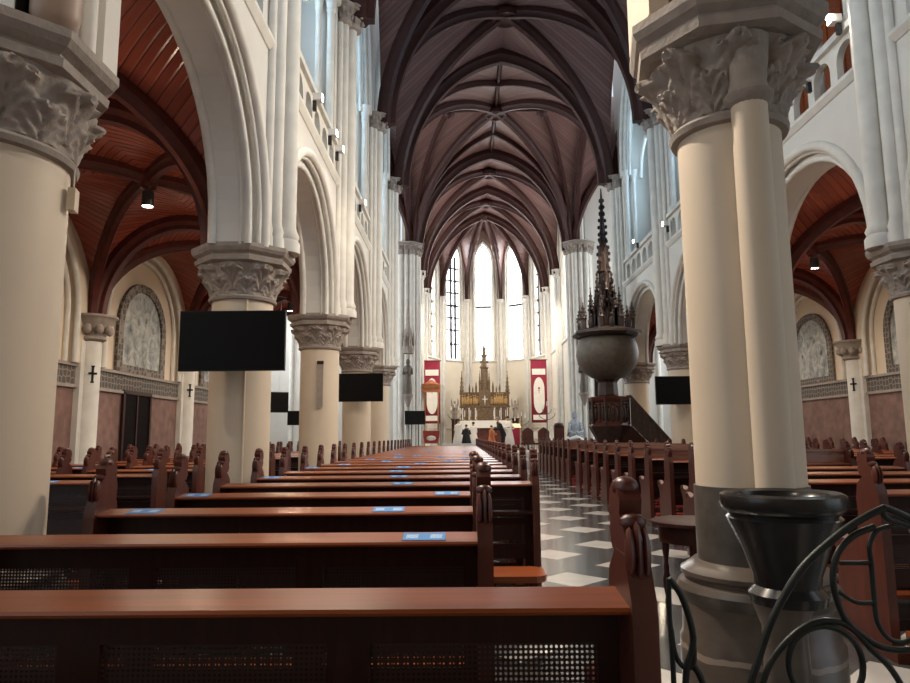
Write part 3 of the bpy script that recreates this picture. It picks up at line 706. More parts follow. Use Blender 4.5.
def pier(x, y, r, label, zdark=.9, colonnettes=(), ext=.24, rz=0.0, drop=0.0):
    t = thing('pier', label, 'pillar', (x, y, 0), rz)
    mb = MB()
    mb.lathe([(r + .12, 0), (r + .12, .40), (r + .105, .43), (r + .10, .62)], 36)
    mb.lathe([(r + .10, .60), (r + .115, .63), (r + .125, .66), (r + .11, .69), (r + .085, .70), (r + .085, .715), (r + .10, .73), (r + .10, .75), (r + .06, .775), (r + .03, .80)], 36)
    b_ = mb.build('base', M['plinth'], t, 40)
    mb = MB(); mb.lathe([(r + .012, .78), (r + .012, zdark)], 36)
    for ca, cr in colonnettes: mb.lathe([(cr + .012, .78), (cr + .012, zdark)], 16, ((r + cr * .55) * math.cos(ca), (r + cr * .55) * math.sin(ca), 0))
    mb.build('painted_foot', M['dark'], t, 40)
    mb = MB(); mb.lathe([(r, zdark - .05), (r, 3.12 - drop)], 40)
    for ca, cr in colonnettes: mb.lathe([(cr, zdark - .05), (cr, 3.16)], 20, ((r + cr * .55) * math.cos(ca), (r + cr * .55) * math.sin(ca), 0))
    mb.build('shaft', M['cream'], t, 40)
    if r not in CAPS: CAPS[r] = (capital_mesh(r, fl=(ext - .02) / .2).mesh('capital', M['stone'], 45), abacus_mesh(r + ext).mesh('abacus', M['stone'], 20))
    link('capital', CAPS[r][0], t, (0, 0, 3.14 - drop)); link('abacus', CAPS[r][1], t, (0, 0, 3.51 - drop))
    if drop:
        mb = MB(); mb.lathe([(r - .1, 3.72 - drop), (r - .1, 3.75)], 8, (0, 0, 0), PI / 8); mb.build('impost_block', M['stone'], t, 20)
    for ca, cr in colonnettes:
        mb = MB(); mb.lathe([(cr * .95, -.03), (cr * 1.3, 0), (cr * 1.38, .03), (cr * 1.1, .06), (cr * 1.05, .1), (cr * 1.35, .34)], 18, ((r + cr * .55) * math.cos(ca), (r + cr * .55) * math.sin(ca), 3.16))
        mb.build('colonnette_ring', M['stone'], t, 50)
    return t
LAB = {(-1, 0): 'huge cream pillar cut off by the left edge of the photo', (-1, 1): 'cream round pillar behind the large television on the left',
       (-1, 2): 'cream round pillar with a long narrow strip, third on the left', (-1, 3): 'cream round pillar behind the second nave television on the left',
       (-1, 4): 'farthest small round pillar of the left arcade, near the crossing', (1, 1): 'cream pillar at the right edge, carved capital beside the aisle arch',
       (1, 2): 'right arcade pillar hidden behind the big near pillar', (1, 3): 'round pillar carrying the television just left of the big near pillar',
       (1, 4): 'round pillar beside the stairs of the carved pulpit', (1, 0): 'right arcade pillar nearest to the camera'}
for s in (-1, 1):
    for k, y in enumerate(PY):
        if s > 0 and k == 0: continue
        if s < 0 and k == 0: pier(-2.69, 3.69, .455, LAB[(s, k)], .8, (), .20, 0, .11)
        else:
            pp = pier(AX + s * 4.234, y, .365, LAB[(s, k)], .8)
            if s < 0 and k == 1: mb = MB(); mb.tube([(.16, -.343, .8), (.16, -.343, 3.1)], .013, 8); mb.build('cable_conduit', M['cream'], pp)
R1 = (1.53, 3.75)
pier(R1[0], R1[1], .275, 'big cream compound pillar in the right foreground with dark stone foot', 1.18, [(-PI / 2 + .16, .09), (PI / 2 - .02, .092)], .255, -.2)

# members standing on the two western pier capitals (they carry the organ loft above the camera)
mb = MB(); mb.box(R1[0] - .47, R1[0] - .36, R1[1] - .2, R1[1] + .25, 3.75, 6.0); mb.box(R1[0] - .30, R1[0] + .34, R1[1] - .28, R1[1] + .28, 3.75, 6.0)
for q in (-.2, 0, .2): mb.lathe([(.05, 0), (.05, 2.2)], 10, (R1[0] + q, R1[1] - .3, 3.76))
struct('trim_1', mb, M['cream'], 40)
mb = MB(); mb.box(-3.1, -2.28, 3.66, 4.1, 3.75, 6.0); mb.box(-2.34, -2.21, 4.02, 4.2, 3.75, 6.0); mb.lathe([(.045, 0), (.045, 2.2)], 10, (-2.24, 3.9, 3.76)); struct('trim_2', mb, M['wall'], 40)
mb = MB(); mb.box(AX - 4.6, AX + 4.6, -3.2, 3.95, 6.0, 6.4); struct('ceiling_loft', mb, M['pewdk'], 0)
mb = MB(); mb.box(AX - 9.2, AX + 9.2, -3.5, -3.2, 0, 6.4); struct('wall_west', mb, M['cream'], 0)

# crossing pier clusters at the east side
for s, nm in ((-1, 'left'), (1, 'right')):
    mb = MB(); mb.lathe([(.5, 0), (.5, 9.7)], 8, (0, 0, 0), PI / 8)
    for k in range(12):
        a = 2 * PI * k / 12; r = .13 if k % 2 == 0 else .085
        mb.lathe([(r * 1.5, 0), (r * 1.5, .6), (r, .75), (r, 9.72)], 12, (.5 * math.cos(a), .5 * math.sin(a), 0))
    t = struct('trim_%d' % (3 if s < 0 else 4), mb, M['pale'], 50); t.location = (AX + s * 3.95, CR, 0)
    mb = MB()
    for k in range(12):
        a = 2 * PI * k / 12; r = .15 if k % 2 == 0 else .11
        cap_geo(mb, (.5 * math.cos(a), .5 * math.sin(a), 9.66), r, .46, 1.5, 5)
    mb.lathe([(.72, .0), (.76, .05), (.72, .08), (.8, .12), (.8, .16)], 8, (0, 0, 10.06), PI / 8); mb.build('capital', M['stone'], t, 50)

# ------------------------------------------------------------------ pews
H = 1.06
def end_poly():
    return [(-.185, 0), (-.185, 1.02), (-.18, 1.06), (-.14, 1.13), (-.13, 1.16), (-.02, 1.16), (.06, 1.10), (.085, 1.0), (.075, .86), (.11, .76), (.17, .71), (.24, .69), (.31, .70), (.36, .735), (.42, .745), (.46, .71), (.455, .655), (.41, .62), (.385, .56), (.39, .48), (.41, .40), (.40, .2), (.43, .12), (.44, 0)]
def end_mesh():
    mb = MB(); mb.prism(end_poly(), 'x', -.03, .03); mb.ell((0, .43, .70), (.045, .05, .05), 10, 7); mb.box(-.04, .04, -.25, .46, 0, .07); return mb.mesh('end_panel', M['pewend'], 30)
def finial_mesh():
    mb = MB(); mb.prism([(-.125, 1.155), (-.135, 1.20), (-.10, 1.235), (-.075, 1.25), (-.085, 1.285), (-.055, 1.32), (-.01, 1.33), (.03, 1.305), (.05, 1.26), (.035, 1.22), (.045, 1.19), (.02, 1.155)], 'x', -.028, .028)
    for q in (-.018, 0, .018): mb.ell((q, -.135, 1.165), (.013, .035, .062 if q else .075), 7, 6)
    mb.ell((0, -.03, 1.315), (.036, .045, .028), 10, 6); mb.ell((0, -.10, 1.235), (.034, .03, .022), 8, 5); mb.ell((0, .03, 1.25), (.033, .03, .03), 8, 5)
    return mb.mesh('finial', M['pewend'], 45)
END = end_mesh(); FIN = finial_mesh()
PEW = {}
STK = MB(); STK.box(-.085, .085, -.06, .06, 0, .002); STK = STK.mesh('sticker', M['sticker'], 0)
def pew_meshes(L, tall):
    k = (round(L, 2), tall)
    if k in PEW: return PEW[k]
    h = L / 2 - .03; d = {}
    mb = MB(); mb.prism([(-.160, 1.028), (-.166, 1.036), (-.160, 1.044), (.0, 1.06), (.012, 1.05), (.01, 1.03), (-.15, 1.026)], 'x', -h, h); d['book_rest'] = mb.mesh('book_rest', M['pew'], 30)
    if tall:
        mb = MB(); mb.box(-h, h, -.01, .02, 1.03, 1.20); mb.box(-h, h, -.03, .035, 1.20, 1.235); d['top_board'] = mb.mesh('top_board', M['pewtop'], 0)
    mb = MB(); mb.box(-h, h, -.03, .0, .93, 1.035); mb.box(-h, h, -.03, .0, .42, .54); mb.box(-h, h, -.03, 0, .14, .2)
    n = max(2, round(L / .66)); st = 2 * h / n
    for i in range(n + 1):
        x = -h + st * i; mb.box(max(-h, x - .055), min(h, x + .055), -.028, -.002, .14, 1.0)
    mb.box(-h, h, -.034, .002, .70, .76); d['backrest'] = mb.mesh('backrest', M['pewdk'], 0)
    mb = MB()
    for i in range(n):
        x0 = -h + st * i + .05; x1 = x0 + st - .1; mb.add([(x0, -.015, .53), (x1, -.015, .53), (x1, -.015, .71), (x0, -.015, .71)], [(0, 1, 2, 3)]); mb.add([(x0, -.015, .75), (x1, -.015, .75), (x1, -.015, .94), (x0, -.015, .94)], [(0, 1, 2, 3)])
    d['cane_panel'] = mb.mesh('cane_panel', M['cane'], 0)
    mb = MB(); mb.box(-h, h, -.17, -.03, .80, .822); d['book_shelf'] = mb.mesh('book_shelf', M['pewdk'], 0)
    mb = MB(); mb.prism([(.0, .42), (.0, .455), (.36, .465), (.395, .455), (.40, .44), (.385, .425)], 'x', -h, h); d['seat'] = mb.mesh('seat', M['pew'], 30)
    mb = MB()
    mb.box(-h, h, -.40, -.24, .17, .20)
    for q in (-h + .05, 0, h - .05): mb.box(q - .025, q + .025, -.36, -.20, 0, .17)
    d['kneeler'] = mb.mesh('kneeler', M['pew'] if not tall else M['red'], 0)
    mb = MB(); mb.box(-.02, .02, -.0, .34, 0, .42); d['seat_support'] = mb.mesh('seat_support', M['pewdk'], 0)
    PEW[k] = d; return d
def pew(x0, x1, y, label, group, tall=False, stickers=(), ends=(True, True)):
    L = x1 - x0; t = thing('pew', label, 'pew', ((x0 + x1) / 2, y, 0), 0, group)
    for n, me in pew_meshes(L, tall).items(): link(n, me, t)
    for s, on in zip((-1, 1), ends):
        if not on: continue
        e = link('end_panel', END, t, (s * L / 2, 0, 0)); f = link('finial', FIN, e)
    for sx in stickers:
        o = link('sticker', STK, t, (sx - (x0 + x1) / 2, -.08, 1.0525)); o.rotation_euler = (math.atan2(.016, .16), 0, 0); o['label'] = 'blue seating sticker'
    return t
stick = {1: (-.15,), 2: (-1.74, -.40), 3: (-1.85, -.1), 4: (-.5,), 5: (-2.0 + .1, -.62), 6: (-.75,), 7: (-1.95, -.75), 8: (-1.7, -.6), 9: (-1.2, -.2), 10: (-1.6, .1), 11: (-1.2, -.4), 12: (-.9, .2), 13: (-1.4,), 15: (-.8, .1), 18: (-1.0,)}
PITCH = 1.05
for i in range(26):
    y = 1.87 + PITCH * i
    if i == 0: a, b = -2.38, .425
    elif i < 4: a, b = -2.0, .09
    else: a, b = -2.05, .62
    pew(a, b, y, 'polished brown pew in the left nave block, %s row from the camera' % ORD[i], 'pews of the left nave block', False, stick.get(i, ()))
# short rounded bench ends standing in the gap beside the third and fourth rows
def stub(y, label):
    t = thing('aisle_bench', label, 'bench', (.36, y, 0))
    mb = MB(); mb.prism([(-.24, -.2), (.17, -.2), (.23, -.16), (.25, -.1), (.25, .1), (.23, .16), (.17, .2), (-.24, .2)], 'z', .41, .455); mb.build('seat', M['pew'], t, 30)
    for q in (-.15, .15):
        mb = MB(); mb.box(q - .03, q + .03, -.14, .14, 0, .41); mb.build('leg', M['pewdk'], t, 0)
stub(5.30, 'short bench with rounded seat end, at the aisle beside the carved pew end')
# right nave block
for i in range(13):
    y = 4.87 + 1.13 * i; a = 2.78 if i < 4 else 3.08
    pew(a, 5.12, y, 'brown pew in the right nave block, %s row from the camera' % ORD[i], 'pews of the right nave block', i >= 4, (4.4,) if i == 1 else ())
for i in range(8):
    y = 20.9 + 1.1 * i
    pew(3.2, 3.9 if 20.5 < y < 23.6 else 5.1, y, 'brown pew of the far right nave block, %s row behind the gap' % ORD[i], 'pews of the far right nave block', True)
# aisle blocks
for i in range(13):
    y = 6.4 + 1.15 * i
    if i % 2 == 0 or True:
        pew(-6.3, -4.9, y, 'brown pew along the outer wall of the left aisle, %s row' % ORD[i], 'pews of the left aisle by the wall', False, (-5.3,) if i % 3 == 0 else ())
        pew(-4.75, -3.35, y + .3, 'brown pew on the pillar side of the left aisle, %s row' % ORD[i], 'pews of the left aisle by the pillars', False, (-3.9,) if i % 2 == 0 else ())
for i in range(11):
    y = 9.0 + 1.15 * i
    pew(6.45, 8.0, y, 'brown pew on the pillar side of the right aisle, %s row' % ORD[i], 'pews of the right aisle by the pillars', False, ())
    pew(8.15, 9.7, y + .3, 'brown pew along the outer wall of the right aisle, %s row' % ORD[i], 'pews of the right aisle by the wall', False, ())

# ------------------------------------------------------------------ televisions
def tv(c, w, h, rz, label, pole=None, cable=0, rod=0):
    t = thing('television', label, 'television', c, rz, 'black wall televisions')
    mb = MB(); mb.box(-w / 2, w / 2, -.02, .035, -h / 2, h / 2); mb.build('casing', M['black'], t, 0)
    mb = MB(); mb.box(-w / 2 + .012, w / 2 - .012, -.024, -.018, -h / 2 + .015, h / 2 - .012); mb.build('screen', M['screen'], t, 0)
    mb = MB(); mb.box(-.15, .15,   .035, .07, -.15, .15); mb.box(-.04, .04, .06, .38 if pole is None else pole, -.05, .05); mb.build('wall_bracket', M['black'], t, 0)
    if rod:
        mb = MB(); mb.tube([(0, .05, h / 2 - .1), (0, .05, rod - c[2])], .012, 6); mb.build('hanging_rod', M['pale'], t)
    if cable:
        mb = MB(); mb.tube([(.03, cable, -1.5), (.03, cable, h / 2 + .25)], .014, 8); mb.build('cable_conduit', M['cream'], t)
    return t
tv((-2.56, 7.70, 2.53), 1.19, .68, 0, 'large black television on the near left nave pillar')
tv((-2.50, 17.2, 2.66), 1.15, .70, 0, 'black television on the left nave pillar beyond the second arch')
tv((5.33, 17.2, 2.52), 1.0, .70, 0, 'black television on the pillar left of the big near pillar')
tv((5.68, 7.70, 2.56), 1.2, .69, 0, 'black television cut off by the right edge of the photo')
tv((-5.5, 21.0, 2.50), .56, .62, .5, 'small black television hanging in the left aisle, nearer of two', .1, 0, 5.6)
tv((-5.33, 22.4, 2.06), .5, .46, .3, 'small black television hanging in the left aisle, farther and lower of two', .1, 0, 5.0)
# stand-mounted television by the chancel
t = thing('television_stand', 'black television tilted on a thin stand left of the chancel', 'television', (-2.0, 30.4, 0), .25)
mb = MB(); mb.box(-.3, .3, -.2, .2, 0, .04); mb.build('foot', M['black'], t, 0)
for q in (-.15, .15):
    mb = MB(); mb.tube([(q, 0, .03), (q, 0, 2.1)], .02, 8); mb.build('post', M['black'], t)
mb = MB(); mb.prism([(-.06, 1.97), (-.02, 1.95), (.08, 2.53), (.04, 2.55)], 'x', -.45, .45); mb.build('screen', M['screen'], t, 0)

# ------------------------------------------------------------------ things on the near pillars
t = thing('pier_strip', 'long narrow grey-brown strip on the third left pillar', 'board', (-2.60, 12.80, 1.99))  # narrow upright grey-brown slab on the pillar front
mb = MB(); mb.box(-.055, .055, -.02, .01, 0, .84); mb.build('panel', M['stone'], t, 0)
mb = MB(); mb.box(-.06, .06, -.028, .012, .80, .86); mb.build('rail', M['pewdk'], t, 0)
t = thing('switch_box', 'small cream switch box under the left foreground capital', 'switch box', (-2.213, 3.81, 2.74), PI / 2 + .25)
mb = MB(); mb.box(-.04, .04, -.02, .02, 0, .13); mb.build('box', M['cream'], t, 0)
mb = MB(); mb.tube([(0, 0, .13), (0, 0, .27)], .004, 6); mb.build('conduit', M['pale'], t)
t = thing('loudspeaker', 'black loudspeaker with beige rounded end on the left foreground capital', 'loudspeaker', (-2.17, 3.50, 3.64))
mb = MB(); mb.box(-.5, -.18, -.10, .06, 0, .42); mb.build('cabinet', M['black'], t, 0)
mb = MB(); mb.lathe([(.05, 0), (.10, .03), (.125, .10), (.13, .4)], 20, (-.035, .01, 0)); mb.build('horn', M['beige'], t, 50)
t = thing('holy_water_stoup', 'black marble holy water basin at the foot of the big pillar', 'holy water basin', (1.37, 3.04, .735))
mb = MB()
pr = [(.06, .0), (.16, .01), (.17, .05), (.14, .08), (.145, .12), (.19, .24), (.235, .33), (.25, .36), (.235, .375), (.265, .395), (.275, .42), (.27, .455), (.25, .465), (.22, .455), (.2, .42), (.1, .38), (.01, .37)]
pr = [(a * .925, b) for a, b in pr]; mb.lathe(pr, 40, cap=False); mb.build('bowl', M['basin'], t, 40)
mb = MB(); mb.lathe([(.15, -.735), (.15, -.70), (.10, -.66), (.09, -.1), (.13, .01)], 24, (0, .06, 0)); mb.build('pedestal', M['plinth'], t, 40)
t = thing('side_table', 'dark round table with turned legs standing behind the big pillar', 'table', (1.92, 5.85, 0))
mb = MB(); mb.lathe([(.34, .71), (.36, .72), (.36, .745), (.34, .75)], 32); mb.build('tabletop', M['pewdk'], t, 40)
mb = MB(); mb.lathe([(.30, .58), (.30, .71)], 32); mb.build('apron', M['pewdk'], t, 40)
for k in range(4):
    a = PI / 4 + k * PI / 2 + .35; mb = MB()
    mb.lathe([(.022, 0), (.026, .08), (.018, .12), (.03, .2), (.034, .26), (.02, .33), (.024, .36), (.016, .4), (.03, .5), (.03, .6)], 12, (.25 * math.cos(a), .25 * math.sin(a), 0)); mb.build('leg', M['pewdk'], t, 50)

# ------------------------------------------------------------------ wrought iron gate (right foreground)
def smooth(pts, n=6):
    P = [Vector(p) for p in pts]; out = []
    for i in range(len(P) - 1):
        p0, p1, p2, p3 = P[max(i - 1, 0)], P[i], P[i + 1], P[min(i + 2, len(P) - 1)]
        for k in range(n):
            t = k / n; out.append(.5 * ((2 * p1) + (p2 - p0) * t + (2 * p0 - 5 * p1 + 4 * p2 - p3) * t * t + (3 * p1 - p0 - 3 * p2 + p3) * t ** 3))
    return out + [P[-1]]
S = 2.2 / 692.7
def gp(pts):                                   # drawing units of the gate pattern -> metres in the gate's own upright plane
    return [((x - 800) * S, 0, (600 - y) * S) for x, y in pts]
gate = thing('iron_gate', 'black wrought iron gate of scrolls and rings in the right foreground', 'gate', (1.085, 2.2, .905))
def gbar(pts, r, name='scroll', flat=False):
    mb = MB(); mb.tube(smooth(gp(pts)), r, 10); mb.build(name, M['iron'], gate, 60)
gbar([(716, 760), (722, 700), (727, 672), (738, 640), (756, 600), (785, 558), (822, 527), (850, 510), (870, 501)], .0115, 'top_arch')
gbar([(870, 501), (890, 510), (912, 523), (955, 545), (990, 575), (1015, 620), (1030, 690), (1036, 760)], .0115, 'top_arch')
gbar([(731, 760), (735, 690), (740, 664), (752, 640), (775, 617), (800, 606), (825, 611), (845, 632), (862, 650), (874, 676), (880, 720), (881, 760)], .0095)
gbar([(801 + 35 * math.cos(a * PI / 10), 646 + 35 * math.sin(a * PI / 10)) for a in range(21)], .0095, 'ring')
gbar([(858, 519), (838, 527), (822, 542), (815, 560), (815, 580), (822, 603), (836, 618), (855, 630), (876, 633), (898, 627), (912, 615), (928, 590), (930, 560), (915, 535), (893, 522)], .010)
gbar([(873, 519), (860, 523), (852, 536), (852, 552), (852, 585), (853, 607), (862, 622), (876, 626), (888, 619), (891, 606), (890, 592)], .008)
gbar([(822, 553), (836, 553), (852, 553)], .007); gbar([(818, 579), (834, 589), (852, 590)], .007)
gbar([(912, 625), (898, 640), (888, 658), (882, 690), (881, 760)], .0095)
gbar([(756, 678), (770, 668), (790, 682)], .007); gbar([(832, 676), (845, 668), (862, 690)], .007)
gbar([(868, 503), (872, 512), (905, 524), (940, 548)], .009)
mb = MB(); mb.box(-.46, .92, -.012, .012, -.905, -.885); mb.box(-.46, .92, -.012, .012, -.52, -.50); mb.box(.90, .925, -.014, .014, -.905, -.3); mb.box(-.46, -.435, -.014, .014, -.905, -.4)
for k in range(9): mb.tube([(-.36 + .15 * k, 0, -.89), (-.36 + .15 * k, 0, -.51)], .007, 8)
mb.build('lower_frame', M['iron'], gate, 40)
g2 = thing('iron_gate', 'narrow wrought iron gate leaf standing beside the nearest pew end', 'gate', (.64, 2.2, .905))
def gbar2(pts, r):
    mb = MB(); mb.tube(smooth([((x - 660) * S, 0, (600 - y) * S) for x, y in pts]), r, 10); mb.build('scroll', M['iron'], g2, 60)
gbar2([(657, 566), (667, 580), (674, 600), (677.5, 620), (675, 634), (670, 648), (667, 683), (667, 760)], .010)
gbar2([(657, 612), (659, 632), (664, 644), (671, 648), (677, 642), (677.5, 622)], .008)
gbar2([(676, 645), (684, 661), (688, 690), (690, 760)], .010); gbar2([(657, 566), (656, 600), (657, 640), (657, 760)], .008)
mb = MB(); mb.box(-.03, .115, -.012, .012, -.905, -.885); mb.box(-.03, .115, -.012, .012, -.52, -.50); mb.tube([(-.01, 0, -.89), (-.01, 0, -.51)], .008, 8); mb.tube([(.095, 0, -.89), (.095, 0, -.51)], .008, 8)
mb.tube([(.022, 0, -.89), (.022, 0, -.51)], .008, 8); mb.build('lower_frame', M['iron'], g2, 40)

# ------------------------------------------------------------------ pulpit
t = thing('pulpit', 'carved dark wood pulpit with bowl canopy and spire right of the chancel', 'pulpit', (4.58, 21.5, 0))
mb = MB(); mb.lathe([(.55, 0), (.55, .15), (.42, .25), (.36, .9), (.4, 1.2), (.62, 1.62), (.66, 1.7)], 8, (0, 0, 0), PI / 8); mb.build('pedestal', M['pulpit'], t, 20)
mb = MB(); mb.lathe([(.62, 1.68), (.62, 1.74), (.56, 1.8), (.56, 2.42), (.63, 2.5), (.65, 2.58), (.60, 2.6)], 8, (0, 0, 0), PI / 8); tub = mb.build('tub', M['pewend'], t, 20)
mb = MB()
for k in range(8):
    a = 2 * PI * k / 8; ca, sa = math.cos(a), math.sin(a)
    for q, hh in ((-.13, .2), (0, .27), (.13, .2)):
        mb.ell((.53 * ca - q * sa, .53 * sa + q * ca, 2.0 + hh * .25), (.05, .05, hh), 7, 6); mb.ell((.55 * ca - q * sa, .55 * sa + q * ca, 2.08 + hh * 1.1), (.04, .04, .045), 6, 5)
    a2 = a + PI / 8; mb.tube([(.6 * math.cos(a2), .6 * math.sin(a2), 1.76), (.6 * math.cos(a2), .6 * math.sin(a2), 2.5)], .035, 8)
mb.build('relief', M['pulpit'], tub, 50)
mb = MB(); mb.box(-.35, .35, .35, .45, 2.5, 4.5); mb.lathe([(.30, 2.6), (.33, 2.66), (.30, 3.05), (.42, 3.2), (.46, 3.25)], 8, (0, .1, 0), PI / 8); mb.build('back_panel', M['pulpit'], t, 20)
mb = MB(); mb.lathe([(.30, 3.14), (.50, 3.2), (.74, 3.38), (.90, 3.62), (.96, 3.9), (.94, 4.15), (.86, 4.36), (.78, 4.45)], 36); bw = mb.build('bowl', M['bowl'], t, 60)
mb = MB(); mb.lathe([(.80, 4.42), (.98, 4.46), (1.10, 4.54), (1.08, 4.62), (.9, 4.68), (.55, 4.76)], 8, (0, 0, 0), PI / 8); cn = mb.build('canopy', M['pulpit'], t, 20)
def pinnacle(mb, x, y, z, h, r):
    mb.lathe([(r, 0), (r, h * .42), (r * 1.35, h * .45), (r * .9, h * .5), (r * .12, h * .95), (r * .3, h * .97), (r * .05, h)], 6, (x, y, z))
    for q in range(3):
        zz = z + h * (.55 + .12 * q); rr = r * (1.0 - .28 * q)
        for k in range(4): mb.ell((x + rr * math.cos(k * PI / 2), y + rr * math.sin(k * PI / 2), zz), (r * .3, r * .3, r * .35), 5, 4)
for k in range(8):
    a = 2 * PI * k / 8 + PI / 8; mb = MB(); pinnacle(mb, .82 * math.cos(a), .82 * math.sin(a), 4.58, .95, .09)
    mb.ell((.82 * math.cos(a + .39), .82 * math.sin(a + .39), 4.82), (.09, .09, .2), 7, 6); mb.ell((.82 * math.cos(a + .39), .82 * math.sin(a + .39), 5.06), (.06, .06, .07), 6, 5)
    mb.build('pinnacle', M['pulpit'], t, 30)
mb = MB()
for k in range(6):
    a = 2 * PI * k / 6; pinnacle(mb, .45 * math.cos(a), .45 * math.sin(a), 4.72, 1.35, .085)
    mb.tube([(.45 * math.cos(a), .45 * math.sin(a), 5.2), (.2 * math.cos(a), .2 * math.sin(a), 5.75)], .04, 6)
for k in range(4):
    a = 2 * PI * k / 4; pinnacle(mb, .22 * math.cos(a), .22 * math.sin(a), 5.4, 1.2, .07)
mb.lathe([(.24, 4.7), (.22, 5.5), (.18, 5.7), (.17, 6.5), (.22, 6.55), (.16, 6.7), (.16, 7.3), (.18, 7.35), (.11, 7.45), (.02, 9.3)], 8)
for q in range(16):
    zz = 5.6 + .22 * q; rr_ = max(.04, .30 - .017 * q)
    for k in range(4): mb.ell((rr_ * math.cos(k * PI / 2 + q * .4), rr_ * math.sin(k * PI / 2 + q * .4), zz), (.05, .05, .07), 5, 4); mb.build('spire', M['pulpit'], t, 30)
mb = MB(); mb.prism([(.3, 0), (.3, 1.66), (.62, 1.68), (2.02, .2), (2.02, 0)], 'y', -.30, .06); mb.build('staircase', M['pewdk'], t, 0)
mb = MB(); mb.prism([(.45, 2.55), (.45, 2.62), (.6, 2.64), (2.0, 1.0), (2.0, .94), (.6, 2.55)], 'y', -.37, -.31)
for k in range(9):
    q = k / 8; x = .6 + 1.38 * q; mb.tube([(x, -.34, 1.68 - 1.46 * q), (x, -.34, 2.58 - 1.62 * q)], .022, 6)
mb.prism([(.6, 1.72), (.6, 2.56), (2.0, .94), (2.0, .24)], 'y', -.335, -.315)
mb.lathe([(.05, 0), (.05, 1.1), (.08, 1.15), (.02, 1.3)], 8, (2.02, -.34, 0)); mb.build('handrail', M['pulpit'], t, 0)

# ------------------------------------------------------------------ sanctuary furniture
ZF = .64
t = thing('high_altar', 'tall gilded gothic high altar with spires under the apse windows', 'altar', (1.43, 41.2, ZF))
mb = MB(); mb.box(-1.35, 1.35, -.45, .3, 0, 1.5); mb.build('table', M['pewend'], t, 0)
mb = MB(); mb.box(-1.5, 1.5, -.6, .1, 1.5, 1.68); mb.box(-1.5, 1.5, -.61, -.59, 1.25, 1.5); mb.build('altar_cloth', M['white'], t, 0)
mb = MB(); mb.box(-1.42, 1.42, -.1, .35, 1.68, 2.5); mb.box(-1.5, 1.5, -.14, .38, 2.46, 2.56)
for k in range(9):
    x = -1.4 + .35 * k
mb.box(-1.5, 1.5, -.18, .4, 1.66, 1.74); lo = mb.build('lower_retable', M['altar'], t, 0)
for k in range(8):
    x = -1.32 + 2.64 * k / 7
    if abs(x) < .3: continue
    mb = MB(); mb.lathe([(.05, 0), (.03, .06), (.03, .62), (.055, .68)], 8, (x, -.16, 1.75)); o = mb.build('colonnette', M['white'], lo, 50)
mb = MB(); mb.box(-1.42, 1.42, 0, .35, 2.56, 3.30); mb.box(-1.5, 1.5, -.06, .38, 3.26, 3.36); mb.box(-.34, .34, -.16, .3, 2.5, 3.5); up = mb.build('upper_retable', M['altar'], t, 0)
mb = MB(); rr = random.Random(3)
for k in range(22):
    x = -1.3 + 2.6 * k / 21 + rr.uniform(-.03, .03)
    if abs(x) < .3: continue
    h = rr.uniform(.18, .3); mb.ell((x, -.03, 2.62 + h), (.07, .06, h), 7, 6); mb.ell((x, -.06, 2.68 + 2 * h), (.045, .045, .055), 6, 5)
mb.build('relief_figures', M['gold_wood'], up, 50)
for x, z, h, r in ((0, 3.36, 3.3, .21), (-1.36, 2.5, 2.15, .1), (1.36, 2.5, 2.15, .1), (-.9, 3.3, .6, .05), (-.5, 3.3, .75, .055), (.5, 3.3, .75, .055), (.9, 3.3, .6, .05), (-.7, 3.3, .45, .04), (.7, 3.3, .45, .04), (-.28, 3.3, 1.4, .06), (.28, 3.3, 1.4, .06)):
    mb = MB(); pinnacle(mb, x, .12, z, h, r); mb.build('spire', M['altar'], t, 30)
mb = MB(); mb.box(-.02, .02, -.22, -.18, 2.6, 3.15); mb.box(-.16, .16, -.22, -.18, 2.92, 2.96); mb.ell((0, -.23, 2.86), (.035, .03, .2), 7, 6); mb.build('crucifix', M['white'], t, 40)
# angel pedestals
for s, lab in ((-1, 'left'), (1, 'right')):
    t = thing('angel_statue', 'winged angel statue on a dark pedestal at %s of the high altar' % lab, 'statue', (1.43 + s * 1.78, 41.0, ZF))
    mb = MB(); mb.box(-.19, .19, -.19, .19, 0, 1.75); mb.box(-.23, .23, -.23, .23, 1.72, 1.8); mb.build('pedestal', M['pewdk'], t, 0)
    mb = MB(); mb.lathe([(.14, 1.8), (.15, 1.9), (.1, 2.3), (.12, 2.5), (.1, 2.6), (.035, 2.66), (.075, 2.72), (.07, 2.82), (.01, 2.86)], 12); mb.tube([(-.11, 0, 2.55), (-.13, -.1, 2.38), (-.02, -.14, 2.42)], .035, 6); mb.tube([(.11, 0, 2.55), (.13, -.1, 2.38), (.02, -.14, 2.42)], .035, 6); mb.build('figure', M['stone'], t, 60)
    for q in (-1, 1):
        mb = MB(); mb.prism([(q * .04, 2.5), (q * .14, 2.75), (q * .17, 3.05), (q * .24, 2.8), (q * .2, 2.4), (q * .12, 2.2)], 'y', .07, .11); mb.build('wing', M['stone'], t, 30)
